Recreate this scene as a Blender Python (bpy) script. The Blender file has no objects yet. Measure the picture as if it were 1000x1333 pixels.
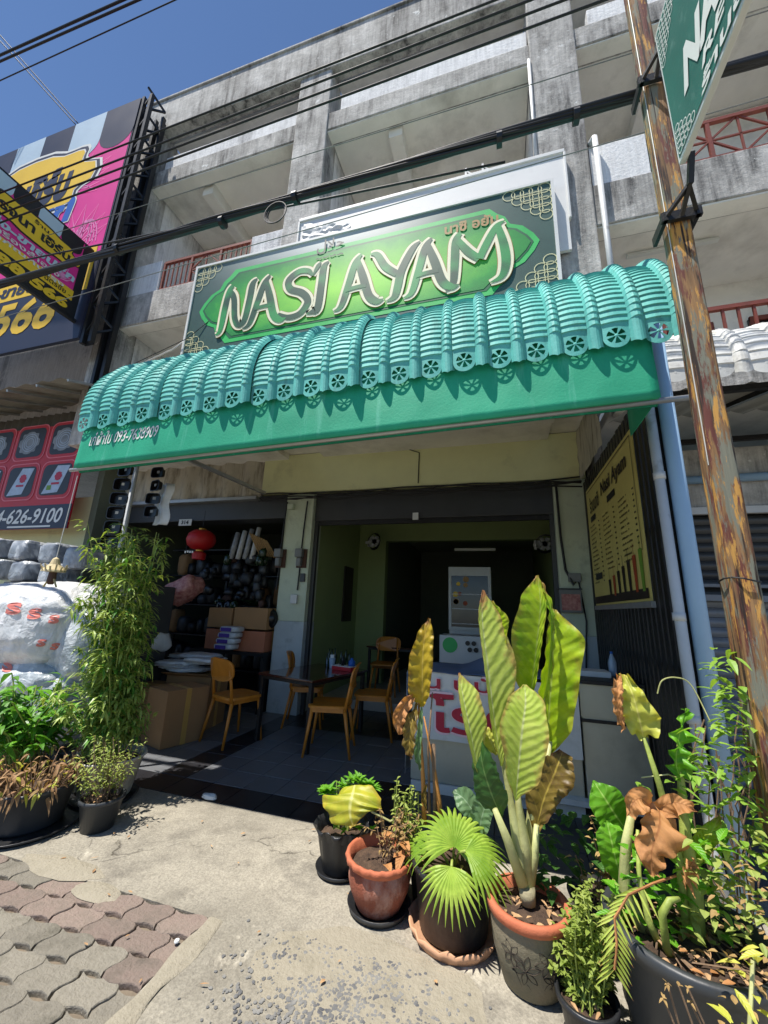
import bpy, bmesh, math, random
from mathutils import Vector, Matrix, noise
from mathutils.bvhtree import BVHTree

# ------------------------------------------------------------------ camera, sky, sun
sc = bpy.context.scene
col = sc.collection
PITCH, YAW, ROLL, FPX, CAMZ = 0.243592, 0.291492, 0.037858, 510.5, 1.55
_cy, _sy, _cp, _sp = math.cos(YAW), math.sin(YAW), math.cos(PITCH), math.sin(PITCH)
_f = Vector((-_sy*_cp, _cy*_cp, _sp)); _r = Vector((_cy, _sy, 0)); _u = _r.cross(_f)
_c, _s = math.cos(ROLL), math.sin(ROLL)
CR = _c*_r + _s*_u; CU = -_s*_r + _c*_u; CF = _f
CAM = Vector((0, 0, CAMZ))
cam = bpy.data.cameras.new('camera'); camo = bpy.data.objects.new('camera', cam); col.objects.link(camo)
camo.matrix_world = Matrix(((CR.x, CU.x, -CF.x, 0), (CR.y, CU.y, -CF.y, 0), (CR.z, CU.z, -CF.z, CAMZ), (0, 0, 0, 1)))
cam.sensor_fit = 'VERTICAL'; cam.sensor_height = 36.0; cam.sensor_width = 27.0
cam.lens = FPX/1333*36.0; cam.clip_start = 0.05; cam.clip_end = 3000
sc.camera = camo

SUN = Vector((0.27, 0.25, -1.0)).normalized()          # the way sunlight travels
w = bpy.data.worlds.new('World'); sc.world = w; w.use_nodes = True
wn = w.node_tree; bg = wn.nodes['Background']
sky = wn.nodes.new('ShaderNodeTexSky'); sky.sky_type = 'NISHITA'; sky.sun_disc = False
sky.sun_elevation = math.asin(-SUN.z)
sky.sun_rotation = math.atan2(-SUN.x, -SUN.y)
sky.air_density = 1.0; sky.dust_density = 0.0; sky.ozone_density = 6.0; sky.altitude = 1500
wn.links.new(sky.outputs[0], bg.inputs[0]); bg.inputs[1].default_value = 0.105
sl = bpy.data.lights.new('sun', 'SUN'); sl.energy = 5.0; sl.angle = math.radians(0.55); sl.color = (1, .95, .87)
slo = bpy.data.objects.new('sun', sl); col.objects.link(slo); slo.location = (-6, -4, 15)
slo.rotation_euler = SUN.to_track_quat('-Z', 'Y').to_euler()
sc.view_settings.view_transform = 'Standard'; sc.view_settings.look = 'None'
sc.view_settings.gamma = 1.0; sc.view_settings.exposure = 0.55; sc.view_settings.use_curve_mapping = False
sc.cycles.max_bounces = 8; sc.cycles.diffuse_bounces = 4; sc.cycles.use_denoising = True
sc.cycles.transparent_max_bounces = 8

rnd = random.Random(11)
U = rnd.uniform
def ray(px, py):
    return CR*((px-500)/FPX) - CU*((py-666.5)/FPX) + CF
def at(px, py, Y):                                     # the point of the place at depth Y
    d = ray(px, py); return CAM + d*(Y/d.y)
def atz(px, py, z=0.0):
    d = ray(px, py); return CAM + d*((z-CAMZ)/d.z)
def atx(px, py, X):
    d = ray(px, py); return CAM + d*(X/d.x)
V = Vector

# ------------------------------------------------------------------ lettering outlines
def _text(body, shear=0.0, offset=0.0, space=1.0):
    cu = bpy.data.curves.new('lettering', 'FONT'); cu.body = body; cu.size = 1.0; cu.shear = shear
    cu.offset = offset; cu.space_character = space; cu.resolution_u = 3
    o = bpy.data.objects.new('lettering', cu); col.objects.link(o)
    dg = bpy.context.evaluated_depsgraph_get(); dg.update()
    me = o.evaluated_get(dg).to_mesh()
    vs = [(v.co.x, v.co.y) for v in me.vertices]; fs = [tuple(p.vertices) for p in me.polygons]
    bpy.data.objects.remove(o); bpy.data.curves.remove(cu)
    if not vs: return [], [], 1, 1
    x0 = min(v[0] for v in vs); x1 = max(v[0] for v in vs); y0 = min(v[1] for v in vs); y1 = max(v[1] for v in vs)
    return [((x-x0)/(x1-x0), (y-y0)/(y1-y0)) for x, y in vs], fs, x1-x0, y1-y0
TXT = {}
for k, a in dict(phone1=('เก๋ผ้าใบ 093-7638909', .12, .012), nasi_th=('นาซิ อยัม', 0, .03), halal=('\uFEDD\uFEFC\uFEA3', 0, .01),
        NA=('NA', .35, .05, 1.0), RE=('RE', .3, .03), ran=('ร้านอ', .2, .03), herb=('เฮิร์บ', .1, .05), leek=('ปลีก', .15, .05),
        n566=('566', .15, .03), rojana=('รจนา เฮิร์บ', 0, .04), khai=('ขายส่ง-ขายปลีก', .1, .045), cosm=('เครื่องสำอาง', 0, .02),
        prod=('ผลิตภัณฑ์บำรุง', 0, .02), tel=('- โทร -', 0, .02), ranname=('ร้าน', 0, .02), nums=('8 0188 566', .05, .06), small=('- ฉัตรชัย -', 0, .01),
        p84=('084-626-9100', .2, .018), n314=('314', 0, .04), nasi2=('Nasi Ayam', .1, .03), baan=('ร้านนาซิ', 0, .02), roti1=('น นมั', 0, .015), roti2=('โรตี', 0, .02),
        S=('S', 0, .06), CP=('SUPER', .1, .05), tag=('ขาย', 0, .02)).items():
    TXT[k] = _text(*a)

# ------------------------------------------------------------------ mesh helpers
ROOTM = {}
class MB:
    def __init__(s): s.v = []; s.f = []; s.uv = []; s.mi = []; s.m = 0
    def add(s, vs, fs, uvs=None):
        b = len(s.v); s.v.extend(V(p) for p in vs)
        s.uv.extend(uvs if uvs else [(0, 0)]*len(vs))
        for f in fs: s.f.append(tuple(i+b for i in f)); s.mi.append(s.m)
        return s
    def box(s, x0, x1, y0, y1, z0, z1):
        return s.add([(x0,y0,z0),(x1,y0,z0),(x1,y1,z0),(x0,y1,z0),(x0,y0,z1),(x1,y0,z1),(x1,y1,z1),(x0,y1,z1)],
                     [(0,3,2,1),(4,5,6,7),(0,1,5,4),(1,2,6,5),(2,3,7,6),(3,0,4,7)])
    def obox(s, c, sx, sy, sz, M=None):                # box about a centre with a rotation
        M = M or Matrix.Identity(3); c = V(c)
        vs = [c + M @ V((a*sx/2, b*sy/2, d*sz/2)) for d in (-1,1) for b in (-1,1) for a in (-1,1)]
        return s.add(vs, [(0,2,3,1),(4,5,7,6),(0,1,5,4),(1,3,7,5),(3,2,6,7),(2,0,4,6)])
    def bar(s, a, b, w, h=None):                       # square bar from a to b
        a = V(a); b = V(b); h = h or w; d = b-a
        t = d.normalized(); up = V((0,0,1)) if abs(t.z) < .95 else V((0,1,0))
        x = t.cross(up).normalized(); y = x.cross(t)
        vs = [p + x*(i*w/2) + y*(j*h/2) for p in (a, b) for i, j in ((-1,-1),(1,-1),(1,1),(-1,1))]
        return s.add(vs, [(0,1,2,3),(7,6,5,4),(0,4,5,1),(1,5,6,2),(2,6,7,3),(3,7,4,0)])
    def tube(s, pts, r, k=8, caps=True):
        pts = [V(p) for p in pts]; n = len(pts); b = len(s.v); vs = []; uvs = []
        x = None
        for i, p in enumerate(pts):
            t = (pts[min(i+1, n-1)] - pts[max(i-1, 0)]).normalized()
            if x is None:
                up = V((0,0,1)) if abs(t.z) < .9 else V((1,0,0)); x = t.cross(up).normalized()
            else: x = (x - t*x.dot(t)).normalized()
            y = t.cross(x); rr = r[i] if isinstance(r, (list, tuple)) else r
            for j in range(k):
                a = 2*math.pi*j/k; vs.append(p + x*(math.cos(a)*rr) + y*(math.sin(a)*rr)); uvs.append((j/k, i/max(1, n-1)))
        fs = [(i*k+j, i*k+(j+1)%k, (i+1)*k+(j+1)%k, (i+1)*k+j) for i in range(n-1) for j in range(k)]
        if caps: fs += [tuple(range(k-1, -1, -1)), tuple((n-1)*k+j for j in range(k))]
        return s.add(vs, fs, uvs)
    def lathe(s, prof, c=(0,0,0), k=28, wob=0.0, ruff=None):
        c = V(c); vs = []; n = len(prof)
        for i, (r, z) in enumerate(prof):
            for j in range(k):
                a = 2*math.pi*j/k
                q = 1 + wob*noise.noise(V((math.cos(a)*1.3, math.sin(a)*1.3, z*3+c.x*7)))
                dz = 0
                if ruff and i in ruff[0]: q *= 1+ruff[2]*math.cos(ruff[1]*a); dz = -ruff[3]*math.cos(ruff[1]*a)
                vs.append(c + V((r*q*math.cos(a), r*q*math.sin(a), z+dz)))
        fs = [(i*k+j, i*k+(j+1)%k, (i+1)*k+(j+1)%k, (i+1)*k+j) for i in range(n-1) for j in range(k)]
        return s.add(vs, fs)
    def disc(s, c, r, k=24, nz=.0):
        c = V(c); vs = [c+V((0,0,nz))]
        for q in (.5, 1):
            vs += [c+V((r*q*math.cos(2*math.pi*j/k), r*q*math.sin(2*math.pi*j/k), nz*(1-q)+U(-1,1)*.3*abs(nz))) for j in range(k)]
        fs = [(0, 1+j, 1+(j+1)%k) for j in range(k)] + [(1+j, 1+k+j, 1+k+(j+1)%k, 1+(j+1)%k) for j in range(k)]
        return s.add(vs, fs)
    def grid(s, fn, nu, nv):
        vs = []; uvs = []
        for i in range(nu+1):
            for j in range(nv+1):
                u, v_ = i/nu, j/nv; vs.append(fn(u, v_)); uvs.append((u, v_))
        fs = [(i*(nv+1)+j, (i+1)*(nv+1)+j, (i+1)*(nv+1)+j+1, i*(nv+1)+j+1) for i in range(nu) for j in range(nv)]
        return s.add(vs, fs, uvs)
    def text(s, key, fn, w_, h_):                      # lettering laid on a surface fn(x, y)
        vs, fs, tw, th = TXT[key]
        return s.add([fn(x*w_, y*h_) for x, y in vs], fs)
    def ribbon(s, pts, w_, fn, closed=False):          # flat stroke with mitred ends in a plane fn(x, y)
        n = len(pts); L = []
        for i, p in enumerate(pts):
            a = pts[(i-1) % n] if closed or i > 0 else p; b = pts[(i+1) % n] if closed or i < n-1 else p
            dx, dy = b[0]-a[0], b[1]-a[1]; l = math.hypot(dx, dy) or 1
            ww = w_[i] if isinstance(w_, (list, tuple)) else w_
            L.append(((p[0]-dy/l*ww/2, p[1]+dx/l*ww/2), (p[0]+dy/l*ww/2, p[1]-dx/l*ww/2)))
        vs = [fn(*q) for pr in L for q in pr]; m = n if closed else n-1
        return s.add(vs, [(2*i, 2*i+1, (2*i+3) % (2*n), (2*i+2) % (2*n)) for i in range(m)])
    def build(s, name, mat_, parent=None, smooth=False, bevel=0, world=True, solid=0):
        me = bpy.data.meshes.new(name)
        vs = s.v
        if parent is not None and world and parent.name in ROOTM:
            Mi = ROOTM[parent.name]; vs = [Mi @ p for p in vs]
        me.from_pydata([tuple(p) for p in vs], [], s.f)
        ms = mat_ if isinstance(mat_, (list, tuple)) else [mat_]
        for m_ in ms: me.materials.append(MATS[m_] if isinstance(m_, str) else m_)
        if len(ms) > 1: me.polygons.foreach_set('material_index', s.mi)
        uvl = me.uv_layers.new(name='UVMap')
        li = [0]*len(me.loops); me.loops.foreach_get('vertex_index', li)
        uvl.data.foreach_set('uv', [c for i in li for c in s.uv[i]])
        if bevel:
            bm = bmesh.new(); bm.from_mesh(me)
            bmesh.ops.recalc_face_normals(bm, faces=bm.faces)
            bmesh.ops.bevel(bm, geom=[e for e in bm.edges if e.is_manifold and e.calc_face_angle(0) > .5], offset=bevel, segments=2, profile=.6, affect='EDGES', clamp_overlap=True)
            bm.to_mesh(me); bm.free()
        if smooth: me.polygons.foreach_set('use_smooth', [True]*len(me.polygons))
        if smooth == 2 or bevel: me.shade_smooth() if False else None
        me.update()
        o = bpy.data.objects.new(name, me); col.objects.link(o)
        if parent is not None:
            o.parent = parent
            if parent.name in ROOTM: ROOTM[o.name] = ROOTM[parent.name]
        if solid:
            md = o.modifiers.new('thickness', 'SOLIDIFY'); md.thickness = solid; md.offset = 0
        return o
def tag(o, label, cat, group=None, kind=None):
    if label: o['label'] = label
    if cat: o['category'] = cat
    if group: o['group'] = group
    if kind: o['kind'] = kind
    return o
def thing(name, label, cat, loc=(0,0,0), rz=0.0, group=None):
    o = bpy.data.objects.new(name, None); col.objects.link(o); o.empty_display_size = .1
    o.location = loc; o.rotation_euler = (0, 0, rz)
    ROOTM[o.name] = (Matrix.Translation(V(loc)) @ Matrix.Rotation(rz, 4, 'Z')).inverted()
    return tag(o, label, cat, group)
def struct(o): o['kind'] = 'structure'; return o
def dup(root, loc, rz, label):
    r = root.copy(); col.objects.link(r); r.location = loc; r.rotation_euler = (0, 0, rz); r['label'] = label
    for ch in list(root.children):
        c = ch.copy(); col.objects.link(c); c.parent = r
        for g in list(ch.children):
            d = g.copy(); col.objects.link(d); d.parent = c
    return r

# ------------------------------------------------------------------ materials
MATS = {}
def lin(c): return tuple(((x/255+.055)/1.055)**2.4 if x/255 > .04045 else x/255/12.92 for x in c)
def nodes(name):
    m = bpy.data.materials.new(name); m.use_nodes = True; nt = m.node_tree; MATS[name] = m
    return m, nt, nt.nodes['Principled BSDF'], nt.nodes.new, nt.links.new
def mix(N, Lk, fac, a, b, mode='MIX'):
    n = N('ShaderNodeMix'); n.data_type = 'RGBA'; n.blend_type = mode
    for sock, val in ((n.inputs[0], fac), (n.inputs[6], a), (n.inputs[7], b)):
        if isinstance(val, (int, float)): sock.default_value = val
        elif isinstance(val, (tuple, list)): sock.default_value = (*val[:3], 1)
        else: Lk(val, sock)
    return n.outputs[2]
def ramp(N, Lk, src, a, b):
    n = N('ShaderNodeMapRange'); n.inputs[1].default_value = a; n.inputs[2].default_value = b; n.clamp = True
    Lk(src, n.inputs[0]); return n.outputs[0]
def ntex(N, Lk, vec, scale, detail=5, rough=.6, dist=0):
    n = N('ShaderNodeTexNoise'); n.inputs['Scale'].default_value = scale; n.inputs['Detail'].default_value = detail
    n.inputs['Roughness'].default_value = rough; n.inputs['Distortion'].default_value = dist
    Lk(vec, n.inputs['Vector']); return n.outputs[0]
def coords(N, Lk, stretch=None, kind='Object'):
    tc = N('ShaderNodeTexCoord'); oi = N('ShaderNodeObjectInfo'); mp = N('ShaderNodeMapping')
    Lk(tc.outputs[kind], mp.inputs[0])
    cx = N('ShaderNodeCombineXYZ'); mu = N('ShaderNodeMath'); mu.operation = 'MULTIPLY'; mu.inputs[1].default_value = 17.3
    Lk(oi.outputs['Random'], mu.inputs[0])
    for i in range(3): Lk(mu.outputs[0], cx.inputs[i])
    Lk(cx.outputs[0], mp.inputs[1])
    if stretch: mp.inputs[3].default_value = stretch
    return mp.outputs[0], oi.outputs['Random']
def mat(name, c, rough=.6, var=.15, scale=5, bump=.0, bscale=40, metal=0, c2=None, dirt=None, dscale=2.0, dlo=.5, dhi=.7, damt=.8, stretch=None, dstretch=None, ovar=0, spec=.5, trans=0, coat=0, rvar=.1):
    m, nt, P, N, Lk = nodes(name)
    vec, orr = coords(N, Lk, stretch)
    a = lin(c); b = lin(c2) if c2 else None
    n1 = ntex(N, Lk, vec, scale, 6)
    lo = tuple(x*(1-var) for x in a); hi = b or tuple(min(1, x*(1+var)) for x in a)
    cc = mix(N, Lk, ramp(N, Lk, n1, .3, .7), lo, hi)
    if dirt:
        dv = vec
        if dstretch: dv, _ = coords(N, Lk, dstretch)
        n2 = ntex(N, Lk, dv, dscale, 8, .65)
        f = ramp(N, Lk, n2, dlo, dhi); mm = N('ShaderNodeMath'); mm.operation = 'MULTIPLY'; Lk(f, mm.inputs[0]); mm.inputs[1].default_value = damt
        cc = mix(N, Lk, mm.outputs[0], cc, lin(dirt))
    if ovar:
        f = ramp(N, Lk, orr, 0, 1); g = N('ShaderNodeMapRange'); g.inputs[3].default_value = 1-ovar; g.inputs[4].default_value = 1+ovar; Lk(f, g.inputs[0])
        h = N('ShaderNodeCombineXYZ')
        for i in range(3): Lk(g.outputs[0], h.inputs[i])
        cc = mix(N, Lk, 1.0, cc, h.outputs[0], 'MULTIPLY')
    Lk(cc, P.inputs['Base Color'])
    P.inputs['Metallic'].default_value = metal; P.inputs['Specular IOR Level'].default_value = spec
    if trans: P.inputs['Transmission Weight'].default_value = trans
    if coat: P.inputs['Coat Weight'].default_value = coat
    rr = N('ShaderNodeMapRange'); rr.inputs[3].default_value = max(.03, rough-rvar); rr.inputs[4].default_value = min(1, rough+rvar); Lk(n1, rr.inputs[0]); Lk(rr.outputs[0], P.inputs['Roughness'])
    if bump:
        bn = ntex(N, Lk, vec, bscale, 6, .65); bp = N('ShaderNodeBump'); bp.inputs['Strength'].default_value = bump; bp.inputs['Distance'].default_value = .02
        Lk(bn, bp.inputs['Height']); Lk(bp.outputs[0], P.inputs['Normal'])
    return m
def leafmat(name, c, c2, edge=None, eamt=.0, tl=.35, veins=14, vein=None, under=1.0, rough=.45, spot=None, samt=.5, slo=.55):
    m, nt, P, N, Lk = nodes(name)
    vec, orr = coords(N, Lk)
    uvn = N('ShaderNodeUVMap'); sep = N('ShaderNodeSeparateXYZ'); Lk(uvn.outputs[0], sep.inputs[0])
    def M(op, a, b=None):
        n = N('ShaderNodeMath'); n.operation = op
        for i, x in enumerate((a, b)):
            if x is None: continue
            if isinstance(x, (int, float)): n.inputs[i].default_value = x
            else: Lk(x, n.inputs[i])
        return n.outputs[0]
    au = M('ABSOLUTE', M('SUBTRACT', M('MULTIPLY', sep.outputs[0], 2.0), 1.0))   # 0 at midrib, 1 at rim
    n1 = ntex(N, Lk, vec, 9, 4)
    rv = M('ADD', ramp(N, Lk, n1, .3, .7), M('SUBTRACT', M('MULTIPLY', orr, .5), .25))
    cc = mix(N, Lk, rv, lin(c), lin(c2))
    bumps = None
    if veins:
        ph = M('MULTIPLY', M('ADD', M('SUBTRACT', sep.outputs[1], M('MULTIPLY', au, .16)), M('MULTIPLY', ntex(N, Lk, vec, 7, 3), .10)), veins*6.283)
        sw = M('SINE', ph); vl = ramp(N, Lk, sw, .86, 1.0)
        mid = ramp(N, Lk, au, .07, .02); vm = M('MAXIMUM', M('MULTIPLY', vl, .22), mid)
        cc = mix(N, Lk, M('MULTIPLY', vm, .75), cc, lin(vein or tuple(min(255, x*1.25+25) for x in c2)))
        bumps = sw
    if edge:
        e = M('ADD', M('MULTIPLY', ramp(N, Lk, M('ADD', au, M('MULTIPLY', M('SUBTRACT', ntex(N, Lk, vec, 16, 5), .5), 1.1)), .75, 1.0), eamt), M('MULTIPLY', ramp(N, Lk, M('ADD', sep.outputs[1], M('MULTIPLY', M('SUBTRACT', ntex(N, Lk, vec, 12, 5), .5), .7)), .86, 1.0), eamt*1.6))
        e = M('MINIMUM', e, .95); cc = mix(N, Lk, e, cc, lin(edge))
    if spot:
        cc = mix(N, Lk, M('MULTIPLY', ramp(N, Lk, ntex(N, Lk, vec, 7, 6, .7), slo, slo+.12), samt), cc, lin(spot))
    Lk(cc, P.inputs['Base Color']); P.inputs['Roughness'].default_value = rough; P.inputs['Specular IOR Level'].default_value = .45
    if bumps is not None:
        bp = N('ShaderNodeBump'); bp.inputs['Strength'].default_value = .25; bp.inputs['Distance'].default_value = .006; Lk(bumps, bp.inputs['Height']); Lk(bp.outputs[0], P.inputs['Normal'])
    tr = N('ShaderNodeBsdfTranslucent')
    tcol = mix(N, Lk, 1.0, cc, (1.25, 1.2, .55), 'MULTIPLY'); Lk(tcol, tr.inputs[0])
    mx = N('ShaderNodeMixShader'); mx.inputs[0].default_value = tl
    Lk(P.outputs[0], mx.inputs[1]); Lk(tr.outputs[0], mx.inputs[2]); Lk(mx.outputs[0], nt.nodes['Material Output'].inputs[0])
    return m

def stained(name, base, base2, dark, amt, lo):          # rendered wall: mottled lime wash, black run-off streaks, flaked pale spots
    m, nt, P, N, Lk = nodes(name)
    v, _ = coords(N, Lk); vs_, _ = coords(N, Lk, (7,7,.55)); vb, _ = coords(N, Lk, (1,1,.7)); vf, _ = coords(N, Lk, (24,24,1.6))
    c = mix(N, Lk, ramp(N, Lk, ntex(N, Lk, v, 2.2, 8, .7), .35, .65), lin(base), lin(base2))
    def M(op, a, b):
        n = N('ShaderNodeMath'); n.operation = op
        for i_, x in enumerate((a, b)):
            if isinstance(x, (int, float)): n.inputs[i_].default_value = x
            else: Lk(x, n.inputs[i_])
        return n.outputs[0]
    blot = ramp(N, Lk, ntex(N, Lk, vb, .9, 9, .72), lo, lo+.14)
    strk = ramp(N, Lk, ntex(N, Lk, vs_, 1.0, 8, .7), .44, .66); fine = ramp(N, Lk, ntex(N, Lk, vf, 1.0, 6, .7), .4, .7)
    c = mix(N, Lk, M('MULTIPLY', M('MULTIPLY', blot, M('ADD', M('MULTIPLY', strk, .75), .25)), amt), c, lin(dark))
    c = mix(N, Lk, M('MULTIPLY', fine, .35*amt), c, lin(dark))
    c = mix(N, Lk, ramp(N, Lk, ntex(N, Lk, v, 3.7, 9, .75), .62, .66), c, lin((222,222,218)))
    Lk(c, P.inputs['Base Color']); P.inputs['Roughness'].default_value = .92
    bp = N('ShaderNodeBump'); bp.inputs['Strength'].default_value = .6; bp.inputs['Distance'].default_value = .02; Lk(ntex(N, Lk, v, 22, 7, .7), bp.inputs['Height']); Lk(bp.outputs[0], P.inputs['Normal'])
stained('concrete_wall', (172,169,163), (220,217,211), (46,46,47), .95, .41)
stained('concrete_pale', (230,230,229), (244,244,243), (96,96,98), .8, .50)
mat('soffit', (238,236,228), .85, .08, 1.5, .2, 20, dirt=(140,136,124), dscale=.9, dlo=.5, dhi=.75, damt=.6)
mat('cream_wall', (216,217,168), .75, .06, 2, .15, 30, dirt=(120,120,90), dscale=1.6, dlo=.58, dhi=.8, damt=.5)
mat('pillar_white', (196,206,182), .75, .07, 3, .25, 25, dirt=(120,125,110), dscale=3, dlo=.55, dhi=.75, damt=.6)
mat('pillar_dado', (182,192,194), .7, .08, 3, .2, 25, dirt=(90,95,100), dscale=4, dlo=.55, dhi=.75, damt=.6)
mat('green_wall', (142,158,104), .7, .06, 2, .1, 30)
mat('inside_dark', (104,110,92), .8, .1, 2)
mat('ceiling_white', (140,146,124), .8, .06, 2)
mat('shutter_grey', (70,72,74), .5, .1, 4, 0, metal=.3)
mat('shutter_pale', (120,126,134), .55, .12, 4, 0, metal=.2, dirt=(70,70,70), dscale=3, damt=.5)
mat('black_metal', (26,26,27), .5, .25, 9, .15, 50, dirt=(70,60,52), dscale=7, dlo=.6, dhi=.75, damt=.5)
mat('slat_black', (30,29,28), .5, .25, 5, .15, 50, dirt=(105,100,95), dscale=5, dlo=.66, dhi=.74, damt=.7, dstretch=(5,5,.6), ovar=.35)
mat('rail_red', (128,62,48), .6, .2, 6, .2, 60, dirt=(70,46,40), dscale=6, damt=.6)
mat('window_dark', (20,24,32), .12, .2, 2)
mat('pipe_white', (196,198,198), .45, .08, 3, 0, dirt=(120,112,100), dscale=5, dlo=.58, dhi=.72, damt=.7)
mat('pipe_blue', (150,182,210), .4, .06, 3, 0, dirt=(150,170,190), dscale=4, dlo=.6, dhi=.75, damt=.5)
mat('steel', (186,186,170), .42, .08, 3, .05, 8, metal=.35, dirt=(130,125,110), dscale=3, dlo=.55, dhi=.8, damt=.5)
mat('galvanised', (170,172,172), .45, .12, 6, metal=.6)
mat('awning_teal', (86,174,166), .6, .12, 4, .12, 30, spec=.3, ovar=.07, dirt=(70,112,104), dscale=7, dlo=.52, dhi=.74, damt=.6, dstretch=(2.5,1,.7), c2=(106,192,182))
mat('awning_white', (214,214,210), .5, .1, 4, .1, 30, dirt=(120,115,108), dscale=5, dlo=.5, dhi=.7, damt=.7)
mat('valance_green', (16,150,112), .62, .1, 1.4, .12, 60, dirt=(120,205,180), dscale=3.2, dlo=.57, dhi=.8, damt=.5, dstretch=(3.5,1,.35), c2=(30,168,128))
mat('print_white', (225,225,220), .6, .05)
mat('white_board', (222,222,220), .6, .05, 2, .05, 10, dirt=(150,148,142), dscale=2, dlo=.6, dhi=.8, damt=.4)
mat('white_frame', (215,215,212), .5, .05)
mat('cable_black', (22,22,24), .5, .2, 20)
mat('cable_white', (200,200,196), .5, .1)
mat('corrugate', (150,146,134), .6, .12, 3, .1, 20, dirt=(90,80,68), dscale=2, damt=.6)
mat('corrugate_dark', (92,88,80), .65, .15, 3, .1, 20, dirt=(60,50,42), dscale=2, damt=.6)
mat('grime_sheet', (186,180,164), .75, .12, 3, .4, 12, dirt=(86,76,60), dscale=3, dlo=.48, dhi=.68, damt=.8, dstretch=(3,3,.5))
mat('pink_vinyl', (226,44,142), .5, .1, .8, 0)
mat('navy_vinyl', (38,42,62), .5, .1, 1)
mat('yellow_vinyl', (240,196,40), .5, .06, 1)
mat('sky_vinyl', (186,206,220), .5, .06, 1)
mat('pink_line', (240,150,200), .5, .05)
mat('blue_vinyl', (26,92,180), .5, .06)
mat('red_vinyl', (186,34,44), .5, .1, 2)
mat('black_vinyl', (26,26,28), .5, .1)
mat('cream_print', (240,232,200), .5, .05)
mat('gold_print', (168,128,70), .5, .1)
mat('ornament_cream', (206,204,160), .5, .1)
mat('halal_ink', (70,78,74), .55, .05)
mat('sign_green', (28,104,92), .5, .12, 4, .05, 20, dirt=(120,160,150), dscale=9, dlo=.58, dhi=.78, damt=.5)
mat('banner_yellow', (204,190,112), .55, .08, 1.5)
mat('banner_ink', (44,36,28), .6, .1)
mat('menu_red', (160,70,36), .6, .1)
mat('menu_green', (110,150,50), .6, .1)
mat('vinyl_white', (206,208,206), .45, .06, 3, .15, 6, dirt=(170,168,150), dscale=5, dlo=.55, dhi=.75, damt=.5)
mat('print_red', (176,28,58), .5, .06)
mat('print_pale', (232,200,210), .5, .05)
mat('cloth_blue', (96,112,140), .8, .08, 4, .2, 14)
mat('cloth_white', (190,194,200), .8, .08, 4, .2, 14)
mat('wood_chair', (190,118,36), .35, .14, 9, .05, 30, stretch=(1,1,.25), c2=(206,134,48))
mat('table_top', (58,26,22), .12, .15, 3, coat=.4)
mat('cardboard', (158,120,80), .85, .07, 4, .1, 25, ovar=.12)
mat('cardboard_pink', (176,110,80), .8, .1, 3, ovar=.1)
mat('tape', (190,150,80), .35, .05)
mat('plastic_clear', (196,202,208), .22, .12, 5, .7, 9, c2=(220,226,230))
mat('plastic_grey', (176,180,184), .22, .16, 6, .9, 16, c2=(206,210,214), trans=.15)
mat('bag_white', (236,238,238), .14, .1, 2.5, .5, 7, trans=.3, c2=(236,236,232), dirt=(176,180,182), dscale=3, dlo=.5, dhi=.7, damt=.6)
mat('bag_mist', (208,216,220), .13, .2, 5, .6, 8, trans=.45, c2=(206,212,214))
mat('bag_ink', (222,128,116), .5, .2, 8)
mat('purple_print', (80,60,150), .5, .1)
mat('tray_black', (18,18,20), .3, .2, 6)
mat('lantern_red', (170,16,22), .5, .15, 6)
mat('gold', (200,150,60), .4, .1, metal=.6)
mat('plastic_black', (36,37,39), .42, .15, 5, .08, 30, dirt=(90,86,78), dscale=5, dlo=.55, dhi=.75, damt=.45)
mat('plastic_tub', (50,53,56), .45, .12, 5, .05, 30, dirt=(110,108,100), dscale=4, dlo=.6, dhi=.8, damt=.4)
mat('terracotta', (182,98,64), .8, .12, 6, .25, 40, dirt=(208,176,156), dscale=4, dlo=.56, dhi=.72, damt=.55, c2=(190,110,78))
mat('terracotta_dark', (142,78,56), .85, .22, 7, .5, 40, dirt=(204,170,152), dscale=6, dlo=.5, dhi=.68, damt=.65, dstretch=(1,1,.5))
mat('clay_saucer', (196,150,116), .8, .1, 6, .2, 40)
mat('clay_carved', (122,112,92), .85, .2, 7, .5, 30, dirt=(70,74,56), dscale=3.5, dlo=.45, dhi=.65, damt=.7, c2=(146,134,110))
mat('clay_groove', (58,50,40), .9, .2, 7)
mat('pot_white', (186,184,172), .6, .08, 5, .15, 30, dirt=(110,104,88), dscale=4, dlo=.52, dhi=.7, damt=.7)
mat('soil', (66,50,40), .95, .35, 22, 1.0, 60, c2=(104,82,64))
mat('dry_twig', (120,98,76), .9, .25, 12, .3, 40)
mat('stem_green', (130,150,62), .55, .2, 9, .2, 30, c2=(168,180,90))
mat('stem_pale', (170,172,110), .5, .18, 7, .15, 30, dirt=(110,96,60), dscale=6, damt=.5, c2=(190,192,132))
mat('stem_orange', (178,122,56), .6, .15, 9, .2, 30)
mat('stem_ring', (150,142,112), .7, .25, 9, .3, 30, dirt=(96,84,62), dscale=9, damt=.6)
mat('lamp_white', (220,222,216), .4, .04)
mat('fridge_white', (205,208,206), .35, .04)
mat('fridge_inside', (52,60,70), .5, .3, 6)
mat('glass', (200,210,210), .03, .02, trans=0.0)
mat('meter_grey', (120,122,120), .5, .1, 5)
mat('meter_board', (84,58,48), .7, .15, 5)
mat('wood_bamboo', (176,140,88), .7, .2, 8)
mat('bottle_glass', (34,52,30), .12, .1)
mat('bottle_clear', (150,170,190), .12, .1)
mat('paper_white', (214,216,214), .7, .04)
mat('calendar_red', (160,80,80), .6, .2, 20, c2=(200,150,140))
mat('decor_straw', (196,180,140), .8, .15, 9)
mat('tile_dark', (38,38,42), .32, .15, 8, .05, 40, ovar=.2, dirt=(76,74,72), dscale=4, damt=.4)
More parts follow.
